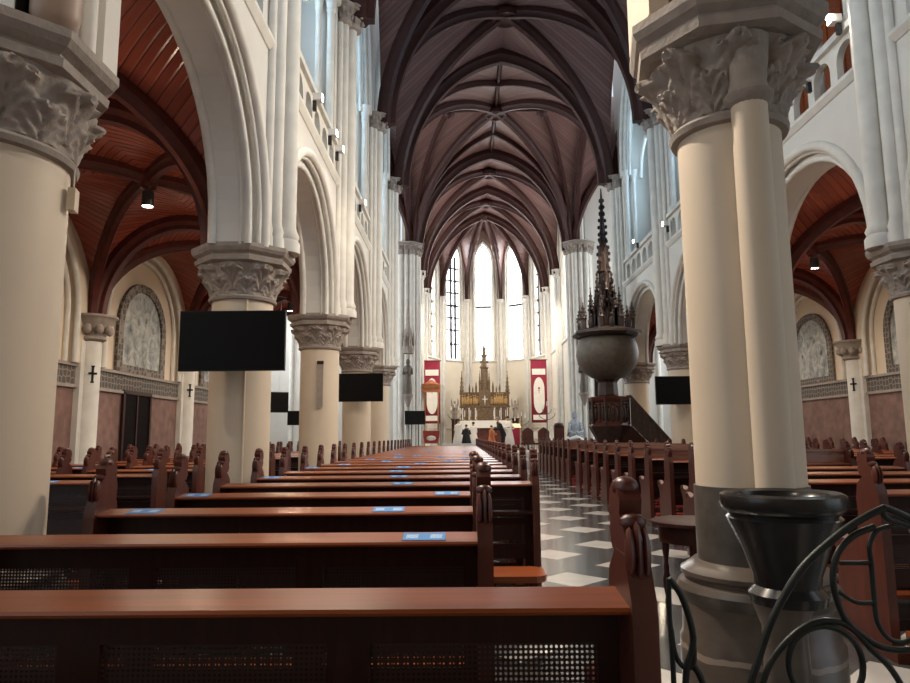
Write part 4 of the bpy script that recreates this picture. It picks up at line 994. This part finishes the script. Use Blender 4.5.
# banners
for s, lab, x in ((-1, 'left', AX - 3.17), (1, 'right', AX + 2.93)):
    t = thing('banner', 'crimson banner with white oval hanging at the %s of the apse' % lab, 'banner', (x, 39.55, 2.15))
    W2, Hh = .46, 3.58
    mb = MB(); n = 10; mb.add([(-W2 + 2 * W2 * i / n, .02 * math.sin(i * 1.4) * (1 - j), Hh * j) for j in (0, 1) for i in range(n + 1)], [(i, i + 1, n + 2 + i, n + 1 + i) for i in range(n)])
    o = mb.build('cloth', M['banner'], t, 60); o.modifiers.new('thickness', 'SOLIDIFY').thickness = .012
    def panel(poly, nm):
        m1 = MB(); m1.prism(poly, 'y', -.045, -.03); m1.build(nm, M['white'], t, 0)
    panel([(-.38, 2.72), (.38, 2.72), (.38, 3.06), (-.38, 3.06)], 'top_patch'); panel([(-.36, .15), (.36, .15), (.36, .44), (-.36, .44)], 'bottom_patch')
    panel([(.31 * math.cos(a * PI / 16), 1.55 + (.70 if True else 0) * math.sin(a * PI / 16) + (.32 if math.sin(a * PI / 16) > .01 else -.32 if math.sin(a * PI / 16) < -.01 else 0)) for a in range(32)], 'oval_patch')
    m1 = MB(); m1.ell((0, -.05, 1.95), (.06, .01, .06), 8, 5); m1.box(-.012, .012, -.052, -.044, 1.65, 1.9); m1.box(-.07, .07, -.052, -.044, 1.8, 1.82); m1.build('emblem', M['banner'], t, 30)
    m1 = MB(); m1.tube([(-.52, 0, Hh), (.52, 0, Hh)], .025, 8); m1.build('rod', M['pewdk'], t)
    m1 = MB(); m1.tube([(-.45, 0, Hh), (-.45, 0, -1.5)], .015, 6); m1.build('pole', M['brass'], t)
# gilded red processional shrine before the left banner
t = thing('processional_shrine', 'small red and gold shrine canopy in front of the left banner', 'shrine', (-1.52, 36.0, .62))
mb = MB(); mb.box(-.4, .4, -.3, .3, 0, .08); mb.build('base', M['pewdk'], t, 0)
for x in (-.35, .35):
    for y in (-.25, .25):
        mb = MB(); mb.tube([(x, y, .08), (x, y, 3.1)], .025, 8); mb.build('post', M['brass'], t)
mb = MB(); mb.box(-.47, .47, -.34, .34, 3.1, 3.2); mb.box(-.45, .45, -.32, .32, 3.2, 3.42); mb.box(-.47, .47, -.34, .34, 3.42, 3.5); mb.lathe([(.4, 3.5), (.25, 3.6), (.05, 3.72)], 8); mb.build('canopy', M['orange'], t, 20)
mb = MB()
for k in range(9): mb.ell((-.44 + .11 * k, -.34, 3.31), (.04, .03, .07), 6, 5)
mb.build('trim', M['brass'], t, 50)
mb = MB(); mb.prism([(-.32, .45), (.32, .45), (.4, .75), (.42, 1.1), (-.42, 1.1), (-.4, .75)], 'y', -.3, -.2); mb.build('front_cloth', M['red'], t, 0)
mb = MB(); mb.ell((0, -.34, .72), (.25, .08, .13), 10, 6); mb.build('flowers', M['white'], t, 60)
# candelabra
def candelabrum(x, y, z, h, label):
    t = thing('candelabrum', label, 'candelabrum', (x, y, z))
    mb = MB(); mb.lathe([(.2, 0), (.16, .05), (.04, .1), (.025, .3), (.05, h * .4), (.022, h * .45), (.02, h)], 12); mb.build('stem', M['bowl'], t, 50)
    mb = MB()
    for q in (-1, 1):
        mb.tube(smooth([(0, 0, h * .72), (q * .18, 0, h * .74), (q * .36, 0, h * .80), (q * .38, 0, h * .86)]), .016, 6); mb.tube(smooth([(0, 0, h * .84), (q * .12, 0, h * .85), (q * .2, 0, h * .90), (q * .2, 0, h * .94)]), .014, 6)
    mb.build('arms', M['bowl'], t, 60)
    for xx, zz in ((-.38, .86), (.38, .86), (-.2, .94), (.2, .94), (0, 1)):
        mb = MB(); mb.lathe([(.035, 0), (.022, .02), (.02, .22)], 8, (xx, 0, h * zz)); mb.build('candle', M['white'], t, 40)
candelabrum(4.13, 33.4, .48, 2.35, 'tall branched brass candelabrum right of the chancel')
candelabrum(-.35, 39.9, ZF, 2.4, 'tall branched candelabrum left of the high altar')
candelabrum(3.45, 39.6, ZF, 1.9, 'tall branched candelabrum right of the high altar')
for k in range(6):
    x = 1.43 + (-1.2, -.85, -.5, .5, .85, 1.2)[k]
    t = thing('candlestick', '%s white candle from the left standing on the high altar' % ORD[k], 'candle', (x, 40.72, ZF + 1.68), 0, 'altar candles')
    mb = MB(); mb.lathe([(.05, 0), (.02, .04), (.018, .2), (.04, .23)], 10); mb.build('holder', M['brass'], t, 50)
    mb = MB(); mb.lathe([(.02, .23), (.018, .6)], 8); mb.build('candle', M['white'], t, 50)
# statues on the crossing piers with canopies
for s, lab in ((-1, 'left'), (1, 'right')):
    t = thing('saint_statue', 'stone saint statue under a spired canopy on the %s chancel pier' % lab, 'statue', (AX + s * 3.84, 30.24, 3.2))
    mb = MB(); mb.lathe([(.05, -.5), (.2, -.05), (.24, 0), (.24, .06)], 10); mb.build('bracket', M['stone'], t, 40)
    mb = MB(); mb.lathe([(.17, .06), (.18, .3), (.14, .8), (.18, 1.15), (.16, 1.28), (.05, 1.36), (.09, 1.44), (.085, 1.56), (.02, 1.62)], 14); mb.tube([(-.16, 0, 1.2), (-.2, -.1, .95), (-.04, -.18, 1.0)], .05, 6); mb.tube([(.16, 0, 1.2), (.2, -.08, .95), (.06, -.18, .9)], .05, 6); mb.build('figure', M['bowl'], t, 60)
    mb = MB(); mb.lathe([(.26, 1.85), (.28, 2.1), (.22, 2.2), (.16, 2.9), (.12, 3.0), (.02, 4.3)], 8)
    for k in range(6): pinnacle(mb, .24 * math.cos(k * PI / 3), .24 * math.sin(k * PI / 3), 2.0, .9, .05)
    mb.build('canopy', M['stone'], t, 30)
# lady statue and small cabinet by the pulpit
t = thing('grotto_statue', 'blue grey seated statue with spread mantle left of the pulpit', 'statue', (4.95, 30.35, 0))
mb = MB(); mb.box(-.42, .42, -.25, .25, 0, .9); mb.build('plinth', M['pale'], t, 0)
mb = MB(); mb.lathe([(.44, .9), (.45, 1.0), (.36, 1.4), (.26, 1.8), (.24, 2.0), (.08, 2.12), (.13, 2.22), (.12, 2.36), (.03, 2.44)], 16, sy=.6); mb.tube([(-.22, -.05, 1.95), (-.3, -.2, 1.6), (0, -.28, 1.45)], .07, 8); mb.tube([(.22, -.05, 1.95), (.3, -.2, 1.6), (.05, -.28, 1.5)], .07, 8); mb.build('figure', M['pieta'], t, 60)
mb = MB(); mb.tube([(-.3, -.28, 1.25), (0, -.32, 1.35), (.3, -.28, 1.2), (.42, -.25, .98)], [.07, .1, .08, .05], 8); mb.ell((-.38, -.28, 1.3), (.08, .08, .09), 8, 6); mb.build('lap_figure', M['white'], t, 60)
t = thing('cabinet', 'narrow dark wooden cabinet standing by the right chancel pier', 'cabinet', (4.25, 30.35, 0))
mb = MB(); mb.box(-.2, .2, -.2, .2, 0, 1.85); mb.build('body', M['pewdk'], t, 0)
mb = MB(); mb.lathe([(.21, 0), (.18, .1), (.02, .14)], 16, (0, 0, 1.85)); mb.build('top', M['pewdk'], t, 40)
mb = MB(); mb.box(-.16, .16, -.215, -.2, .1, 1.75); mb.build('door', M['pewend'], t, 0)
# front altar table, lectern, chairs, communion rail
t = thing('altar_table', 'wide low front altar under a white cloth before the pews', 'altar', (.38, 31.6, 0))
mb = MB(); mb.box(-1.15, 1.15, -.3, .3, 0, 1.05); mb.build('body', M['pewend'], t, 0)
mb = MB(); mb.box(-1.25, 1.25, -.36, .36, 1.05, 1.1); mb.box(-1.25, 1.25, -.37, -.355, .9, 1.06); mb.build('cloth', M['white'], t, 0)
def rail(x0, x1, label):
    t = thing('communion_rail', label, 'railing', ((x0 + x1) / 2, 32.15, 0)); h = (x1 - x0) / 2
    mb = MB(); mb.box(-h, h, -.09, .09, 1.02, 1.1); mb.build('top_rail', M['pewend'], t, 0)
    mb = MB(); mb.box(-h, h, -.08, .08, 0, .3); mb.build('bottom_rail', M['pale'], t, 0)
    n = int(h * 2 / .16)
    for k in range(n):
        mb = MB(); mb.lathe([(.045, .3), (.03, .36), (.05, .55), (.025, .8), (.045, 1.02)], 8, (-h + (k + .5) * 2 * h / n, 0, 0)); mb.build('baluster', M['white'], t, 50)
rail(2.75, 5.0, 'white baluster communion rail at the right of the chancel steps')
t = thing('lectern', 'carved lectern with draped purple front at the right of the altar', 'lectern', (2.95, 38.2, ZF))
mb = MB(); mb.box(-.25, .25, -.2, .2, 0, .1); mb.box(-.08, .08, -.08, .08, .1, 1.2); mb.build('post', M['brass'], t, 0)
mb = MB(); mb.prism([(-.28, 1.15), (.25, 1.4), (.25, 1.45), (-.28, 1.2)], 'x', -.3, .3); mb.build('desk', M['brass'], t, 0)
mb = MB(); mb.box(-.24, .24, -.30, -.28, .3, 1.22); mb.build('drape', M['banner'], t, 0)
def chair(x, y, lab, mt):
    t = thing('sanctuary_chair', lab, 'chair', (x, y, ZF))
    mb = MB(); mb.box(-.3, .3, -.28, .28, .40, .5); mb.build('seat', mt, t, 0)
    mb = MB(); mb.prism([(-.3, .5), (.3, .5), (.3, 1.0), (.18, 1.12), (0, 1.22), (-.18, 1.12), (-.3, 1.0)], 'y', .22, .29); mb.build('backrest', mt, t, 0)
    for a in (-.26, .26):
        for b in (-.24, .24):
            mb = MB(); mb.box(a - .03, a + .03, b - .03, b + .03, 0, .4); mb.build('leg', mt, t, 0)
chair(4.35, 36.6, 'carved wooden chair under the right banner', M['pewend'])
chair(3.55, 36.9, 'wooden chair left of the carved chair below the right banner', M['pewend'])
t = thing('credence_table', 'small table with white cloth below the right banner', 'table', (4.1, 38.6, ZF))
mb = MB(); mb.box(-.45, .45, -.25, .25, .82, .88); mb.build('tabletop', M['pewend'], t, 0)
mb = MB(); mb.box(-.4, .4, -.29, .28, .88, 1.0); mb.box(-.4, .4, -.30, -.285, .62, .9); mb.build('cloth', M['white'], t, 0)
for a in (-.4, .4):
    for b in (-.2, .2):
        mb = MB(); mb.box(a - .03, a + .03, b - .03, b + .03, 0, .82); mb.build('leg', M['pewend'], t, 0)
t = thing('flower_arrangement', 'white flower arrangement on the floor below the left banner', 'flowers', (-1.5, 38.4, ZF))
mb = MB(); mb.lathe([(.12, 0), (.18, .2), (.2, .4)], 12); mb.build('pot', M['white'], t, 40)
mb = MB(); rr = random.Random(5)
for k in range(40):
    a = rr.uniform(0, 2 * PI); q = rr.uniform(.05, .3); mb.ell((q * math.cos(a), q * math.sin(a), .45 + rr.uniform(0, .5) * (1 - q)), (.06, .06, .05), 6, 4)
mb.build('blossoms', M['white'], t, 60)

# ------------------------------------------------------------------ people in the sanctuary
def skin_obj(name, joints, edges, radii, m_, parent):
    me = bpy.data.meshes.new(name); me.from_pydata(joints, edges, []); o = link(name, me, parent)
    me.materials.append(m_)
    sk = o.modifiers.new('skin', 'SKIN'); sk.use_smooth_shade = True
    for v, r in zip(me.skin_vertices[0].data, radii): v.radius = (r[0], r[1]) if isinstance(r, tuple) else (r, r)
    me.skin_vertices[0].data[0].use_root = True
    ss = o.modifiers.new('smooth', 'SUBSURF'); ss.levels = 1; ss.render_levels = 1
    return o
def person(x, y, z, rz, label, robe, hair, h=1.68, lean=0.0, arms=.35, hem=.12, trousers=False):
    t = thing('person', label, 'person', (x, y, z), rz); k = h / 1.68
    ly = lambda zz: -lean * max(0, (zz - .9)) * 1.0
    J = [(0, 0, .93), (0, ly(1.15), 1.15), (0, ly(1.38), 1.38), (0, ly(1.47), 1.47), (0, ly(1.52) - .01, 1.56), (0, ly(1.6) - .015, 1.66)]
    E = [(0, 1), (1, 2), (2, 3), (3, 4), (4, 5)]; R = [(.15, .11), (.13, .1), (.16, .1), .05, .075, .06]
    for s in (-1, 1):
        b = len(J); sh = ly(1.38)
        J += [(s * .19, sh, 1.38), (s * .25, sh - .05, 1.12), (s * .16, sh - .05 - arms * .6, 1.1 + .05), (s * .06, sh - .1 - arms * .75, 1.17)]
        E += [(2, b), (b, b + 1), (b + 1, b + 2), (b + 2, b + 3)]; R += [.06, .045, .035, .035]
        b = len(J); J += [(s * .09, 0, .85), (s * .1, -.02, .47), (s * .1, 0, .08), (s * .11, -.14, .03)]
        E += [(0, b), (b, b + 1), (b + 1, b + 2), (b + 2, b + 3)]; R += [.085, .06, .042, .035]
    J = [(a * k, b * k, c * k) for a, b, c in J]; R = [(r[0] * k, r[1] * k) if isinstance(r, tuple) else r * k for r in R]
    body = skin_obj('body', J, E, R, M['skin'], t)
    mb = MB(); n = 18; rows = [(.36, .29, hem), (.33, .26, .5), (.25, .19, .9), (.19, .145, 1.15), (.215, .135, 1.34), (.15, .11, 1.43), (.075, .07, 1.475)]
    if trousers: rows = [(.19, .15, .75), (.18, .14, .9), (.175, .135, 1.1)] + rows[4:]
    vs = [(k * a * math.cos(2 * PI * i / n), k * (b * math.sin(2 * PI * i / n) + ly(c)), k * c) for a, b, c in rows for i in range(n)]
    mb.add(vs, [(i * n + j, i * n + (j + 1) % n, (i + 1) * n + (j + 1) % n, (i + 1) * n + j) for i in range(len(rows) - 1) for j in range(n)])
    for s in (-1, 1):
        sh = ly(1.38); mb.tube([(k * a, k * b, k * c) for a, b, c in ((s * .17, sh, 1.38), (s * .25, sh - .05, 1.13), (s * .17, sh - .05 - arms * .55, 1.14))], [.08 * k, .075 * k, .085 * k], 10)
        if trousers: mb.tube([(k * s * .09, 0, k * .85), (k * s * .1, -.02 * k, k * .47), (k * s * .1, 0, k * .06)], [.105 * k, .08 * k, .07 * k], 10)
    mb.build('robe' if not trousers else 'suit', robe, t, 60)
    mb = MB(); hy = ly(1.6) - .0; mb.ell((0, k * (hy + .015), k * 1.665), (.088 * k, .098 * k, .075 * k), 12, 8); mb.build('hair', hair, t, 60)
    mb = MB(); fy = ly(1.6) - .09
    mb.ell((0, k * (fy - .005), k * 1.60), (.014 * k, .022 * k, .022 * k), 8, 6)
    mb.build('nose', M['skin'], t, 60)
    for s in (-1, 1):
        mb = MB(); mb.ell((s * .03 * k, k * (fy + .012), k * 1.625), (.012 * k, .008 * k, .008 * k), 8, 5); mb.build('eye', M['hair'], t, 60)
        mb = MB(); mb.ell((s * .08 * k, k * (fy + .085), k * 1.61), (.012 * k, .022 * k, .032 * k), 8, 5); mb.build('ear', M['skin'], t, 60)
    return t
person(-.12, 37.2, ZF, 2.6, 'person in a white alb at the far left before the high altar', M['white'], M['hair'], 1.66)
person(.66, 37.4, ZF, -2.6, 'person in a white alb, second from left before the high altar', M['white'], M['hair'], 1.5)
person(.28, 36.4, ZF, PI, 'person in dark green black clothing between the two white albs', M['cloth'], M['hair'], 1.35)
person(1.62, 36.9, ZF, .9, 'person in an orange red robe at the middle of the altar', M['orange'], M['hair'], 1.3, arms=.3)
person(2.2, 36.3, ZF, -1.5, 'person in a black suit with grey hair leaning over the altar', M['cloth'], M['grey'], 1.72, lean=.45, trousers=True)
person(2.5, 37.2, ZF, .4, 'person in a white robe at right, near the lectern', M['white'], M['hair'], 1.78)

# ------------------------------------------------------------------ lamps in the room, and added fill spots for the apse
LIGHTS = []
def flood(x, y, z, s, aim, energy, label, col=(1, .84, .66), size=85):
    if energy == 1500: size = 34
    t = thing('floodlight', label, 'lamp', (x, y, z), 0 if s < 0 else PI, 'floodlights on the gallery rails')
    mb = MB(); mb.box(-.03, .03, -.03, .03, -.16, 0); mb.build('clamp', M['grille'], t, 0)
    mb = MB(); mb.box(-.02, .12, -.07, .07, 0, .11); mb.build('housing', M['white'], t, 0)
    mb = MB(); mb.box(.12, .125, -.06, .06, .01, .10); mb.build('lens', M['lens'], t, 0)
    L = bpy.data.lights.new('flood', 'SPOT'); L.energy = energy; L.color = col; L.spot_size = math.radians(size * 1.6); L.spot_blend = .8; L.shadow_soft_size = .12
    o = bpy.data.objects.new('flood_beam', L); C.objects.link(o); p = Vector((x - s * .3, y, z + .08)); o.location = p
    o.rotation_euler = (Vector(aim) - p).to_track_quat('-Z', 'Y').to_euler()
XL, XR = AX - 3.82, AX + 3.82
for k, (y, aim, e) in enumerate(((6.2, (1.3, 3.75, 1.6), 1500), (10.4, (3.2, 8.5, 1), 200), (11.7, (2.5, 13, 0), 150), (12.4, (4, 12, 3), 150), (15.4, (3, 15, 0), 150), (18.5, (3, 20, 0), 150))):
    flood(XL, y, 6.75, -1, aim, e, 'white floodlight on the left gallery rail, %s from the camera' % ORD[k])
for k, (y, aim, e) in enumerate(((9.1, (-2.5, 6.0, 3.5), 900), (10.0, (-2.5, 10.5, 3.5), 700), (14.6, (-2.5, 14.5, 3), 600), (17.3, (-2, 18, 3), 500), (20.3, (-1, 22, 3), 500))):
    flood(XR, y, 7.15 if k in (0, 4) else 6.75, 1, aim, e, 'white floodlight on the right gallery rail, %s from the camera' % ORD[k])
bl = [o_ for o_ in C.objects if o_.name.startswith('floodlight') and o_['label'].startswith('white floodlight on the right gallery rail, first')][0]
mb = MB(); mb.ell((.14, .05, .06), (.05, .05, .05), 12, 8); mb.build('bulb', M['lens'], bl, 60)
L = bpy.data.lights.new('loft_lamp', 'SPOT'); L.energy = 75; L.color = (1, .84, .68); L.spot_size = math.radians(160); L.spot_blend = .5; L.shadow_soft_size = .1
o = bpy.data.objects.new('loft_lamp', L); C.objects.link(o); o.location = (-1.15, 2.35, 5.9)
def downlight(x, y, z, e, label):
    t = thing('pendant_spotlight', label, 'lamp', (x, y, z), 0, 'aisle spotlights')
    mb = MB(); mb.lathe([(.09, -.24), (.095, -.2), (.095, 0), (.03, .02)], 18, cap=False); mb.build('shade', M['grille'], t, 40)
    mb = MB(); mb.lathe([(.08, -.225), (.08, -.215)], 18); mb.build('lens', M['lens'], t, 40)
    mb = MB(); mb.tube([(0, 0, .0), (0, 0, 6.0 - z if z < 5.3 else .12)], .012, 6); mb.build('stem', M['grille'], t)
    L = bpy.data.lights.new('downlight', 'SPOT'); L.energy = e; L.color = (1, .82, .62); L.spot_size = math.radians(150); L.spot_blend = .6; L.shadow_soft_size = .08
    o = bpy.data.objects.new('downlight_beam', L); C.objects.link(o); o.location = (x, y, z - .26)
for s, nm in ((-1, 'left'), (1, 'right')):
    for k, (a, b) in enumerate(zip(PY[:-1], PY[1:])):
        downlight(AX + s * 6.6, (a + b) / 2, 5.42, 160, 'black spotlight under the %s aisle vault, %s bay from the camera' % (nm, ORD[k]))

for s in (-1, 1):
    for k, y in enumerate(PY):
        if k == 0: continue
        t = thing('uplight', 'small black uplight on the aisle side of the %s %s arcade capital' % (ORD[k], 'left' if s < 0 else 'right'), 'lamp', (AX + s * 4.66, y, 3.72), 0, 'aisle uplights')
        mb = MB(); mb.lathe([(.05, 0), (.07, .02), (.07, .13), (.06, .14)], 14); mb.build('housing', M['grille'], t, 40)
        L = bpy.data.lights.new('uplight', 'POINT'); L.energy = 85; L.color = (1, .78, .55); L.shadow_soft_size = .06
        o = bpy.data.objects.new('uplight_glow', L); C.objects.link(o); o.location = (AX + s * 4.78, y, 4.02)

for sx in (-1, 1):  # added spots without fixtures, brightening the apse walls
    L = bpy.data.lights.new('apse_fill_spot', 'SPOT'); L.energy = 950; L.color = (1, .86, .66); L.spot_size = math.radians(75); L.spot_blend = .7; L.shadow_soft_size = .15
    o = bpy.data.objects.new('apse_fill_spot', L); C.objects.link(o); p = Vector((AX + sx * 3.1, 32.6, 8.6)); o.location = p; o.rotation_euler = (Vector((AX - sx * .6, 43, 3.4)) - p).to_track_quat('-Z', 'Y').to_euler()

def area(loc, aim, sx, sy, e, col):
    L = bpy.data.lights.new('daylight', 'AREA'); L.shape = 'RECTANGLE'; L.size = sx; L.size_y = sy; L.energy = e; L.color = col
    o = bpy.data.objects.new('daylight', L); C.objects.link(o); o.location = loc; o.rotation_euler = (Vector(aim) - Vector(loc)).to_track_quat('-Z', 'Y').to_euler()

# ------------------------------------------------------------------ world, camera, colour management
w = bpy.data.worlds.new('sky'); bpy.context.scene.world = w; w.use_nodes = True
bg = w.node_tree.nodes['Background']; bg.inputs[0].default_value = (.84, .92, 1, 1); bg.inputs[1].default_value = 1.0

cam = bpy.data.cameras.new('camera'); co = bpy.data.objects.new('camera', cam); C.objects.link(co)
cam.sensor_width = 36; cam.lens = 692.69 * 36 / 910; cam.clip_start = .05; cam.clip_end = 200
pi_, ya, ro = .1353, .0074, .0085
fw = Vector((-math.sin(ya) * math.cos(pi_), math.cos(ya) * math.cos(pi_), math.sin(pi_)))
rt = Vector((math.cos(ya), math.sin(ya), 0)); upv = rt.cross(fw)
r2 = rt * math.cos(ro) - upv * math.sin(ro); u2 = rt * math.sin(ro) + upv * math.cos(ro)
mx = Matrix((r2, u2, -fw)).transposed().to_4x4(); mx.translation = (0, 0, EYE); co.matrix_world = mx
sc = bpy.context.scene; sc.camera = co
sc.view_settings.view_transform = 'Standard'; sc.view_settings.look = 'None'; sc.view_settings.gamma = 1; sc.view_settings.use_curve_mapping = False
sc.view_settings.exposure = 0.12
sc.cycles.use_denoising = True; sc.cycles.max_bounces = 8; sc.cycles.diffuse_bounces = 4; sc.cycles.sample_clamp_indirect = 6
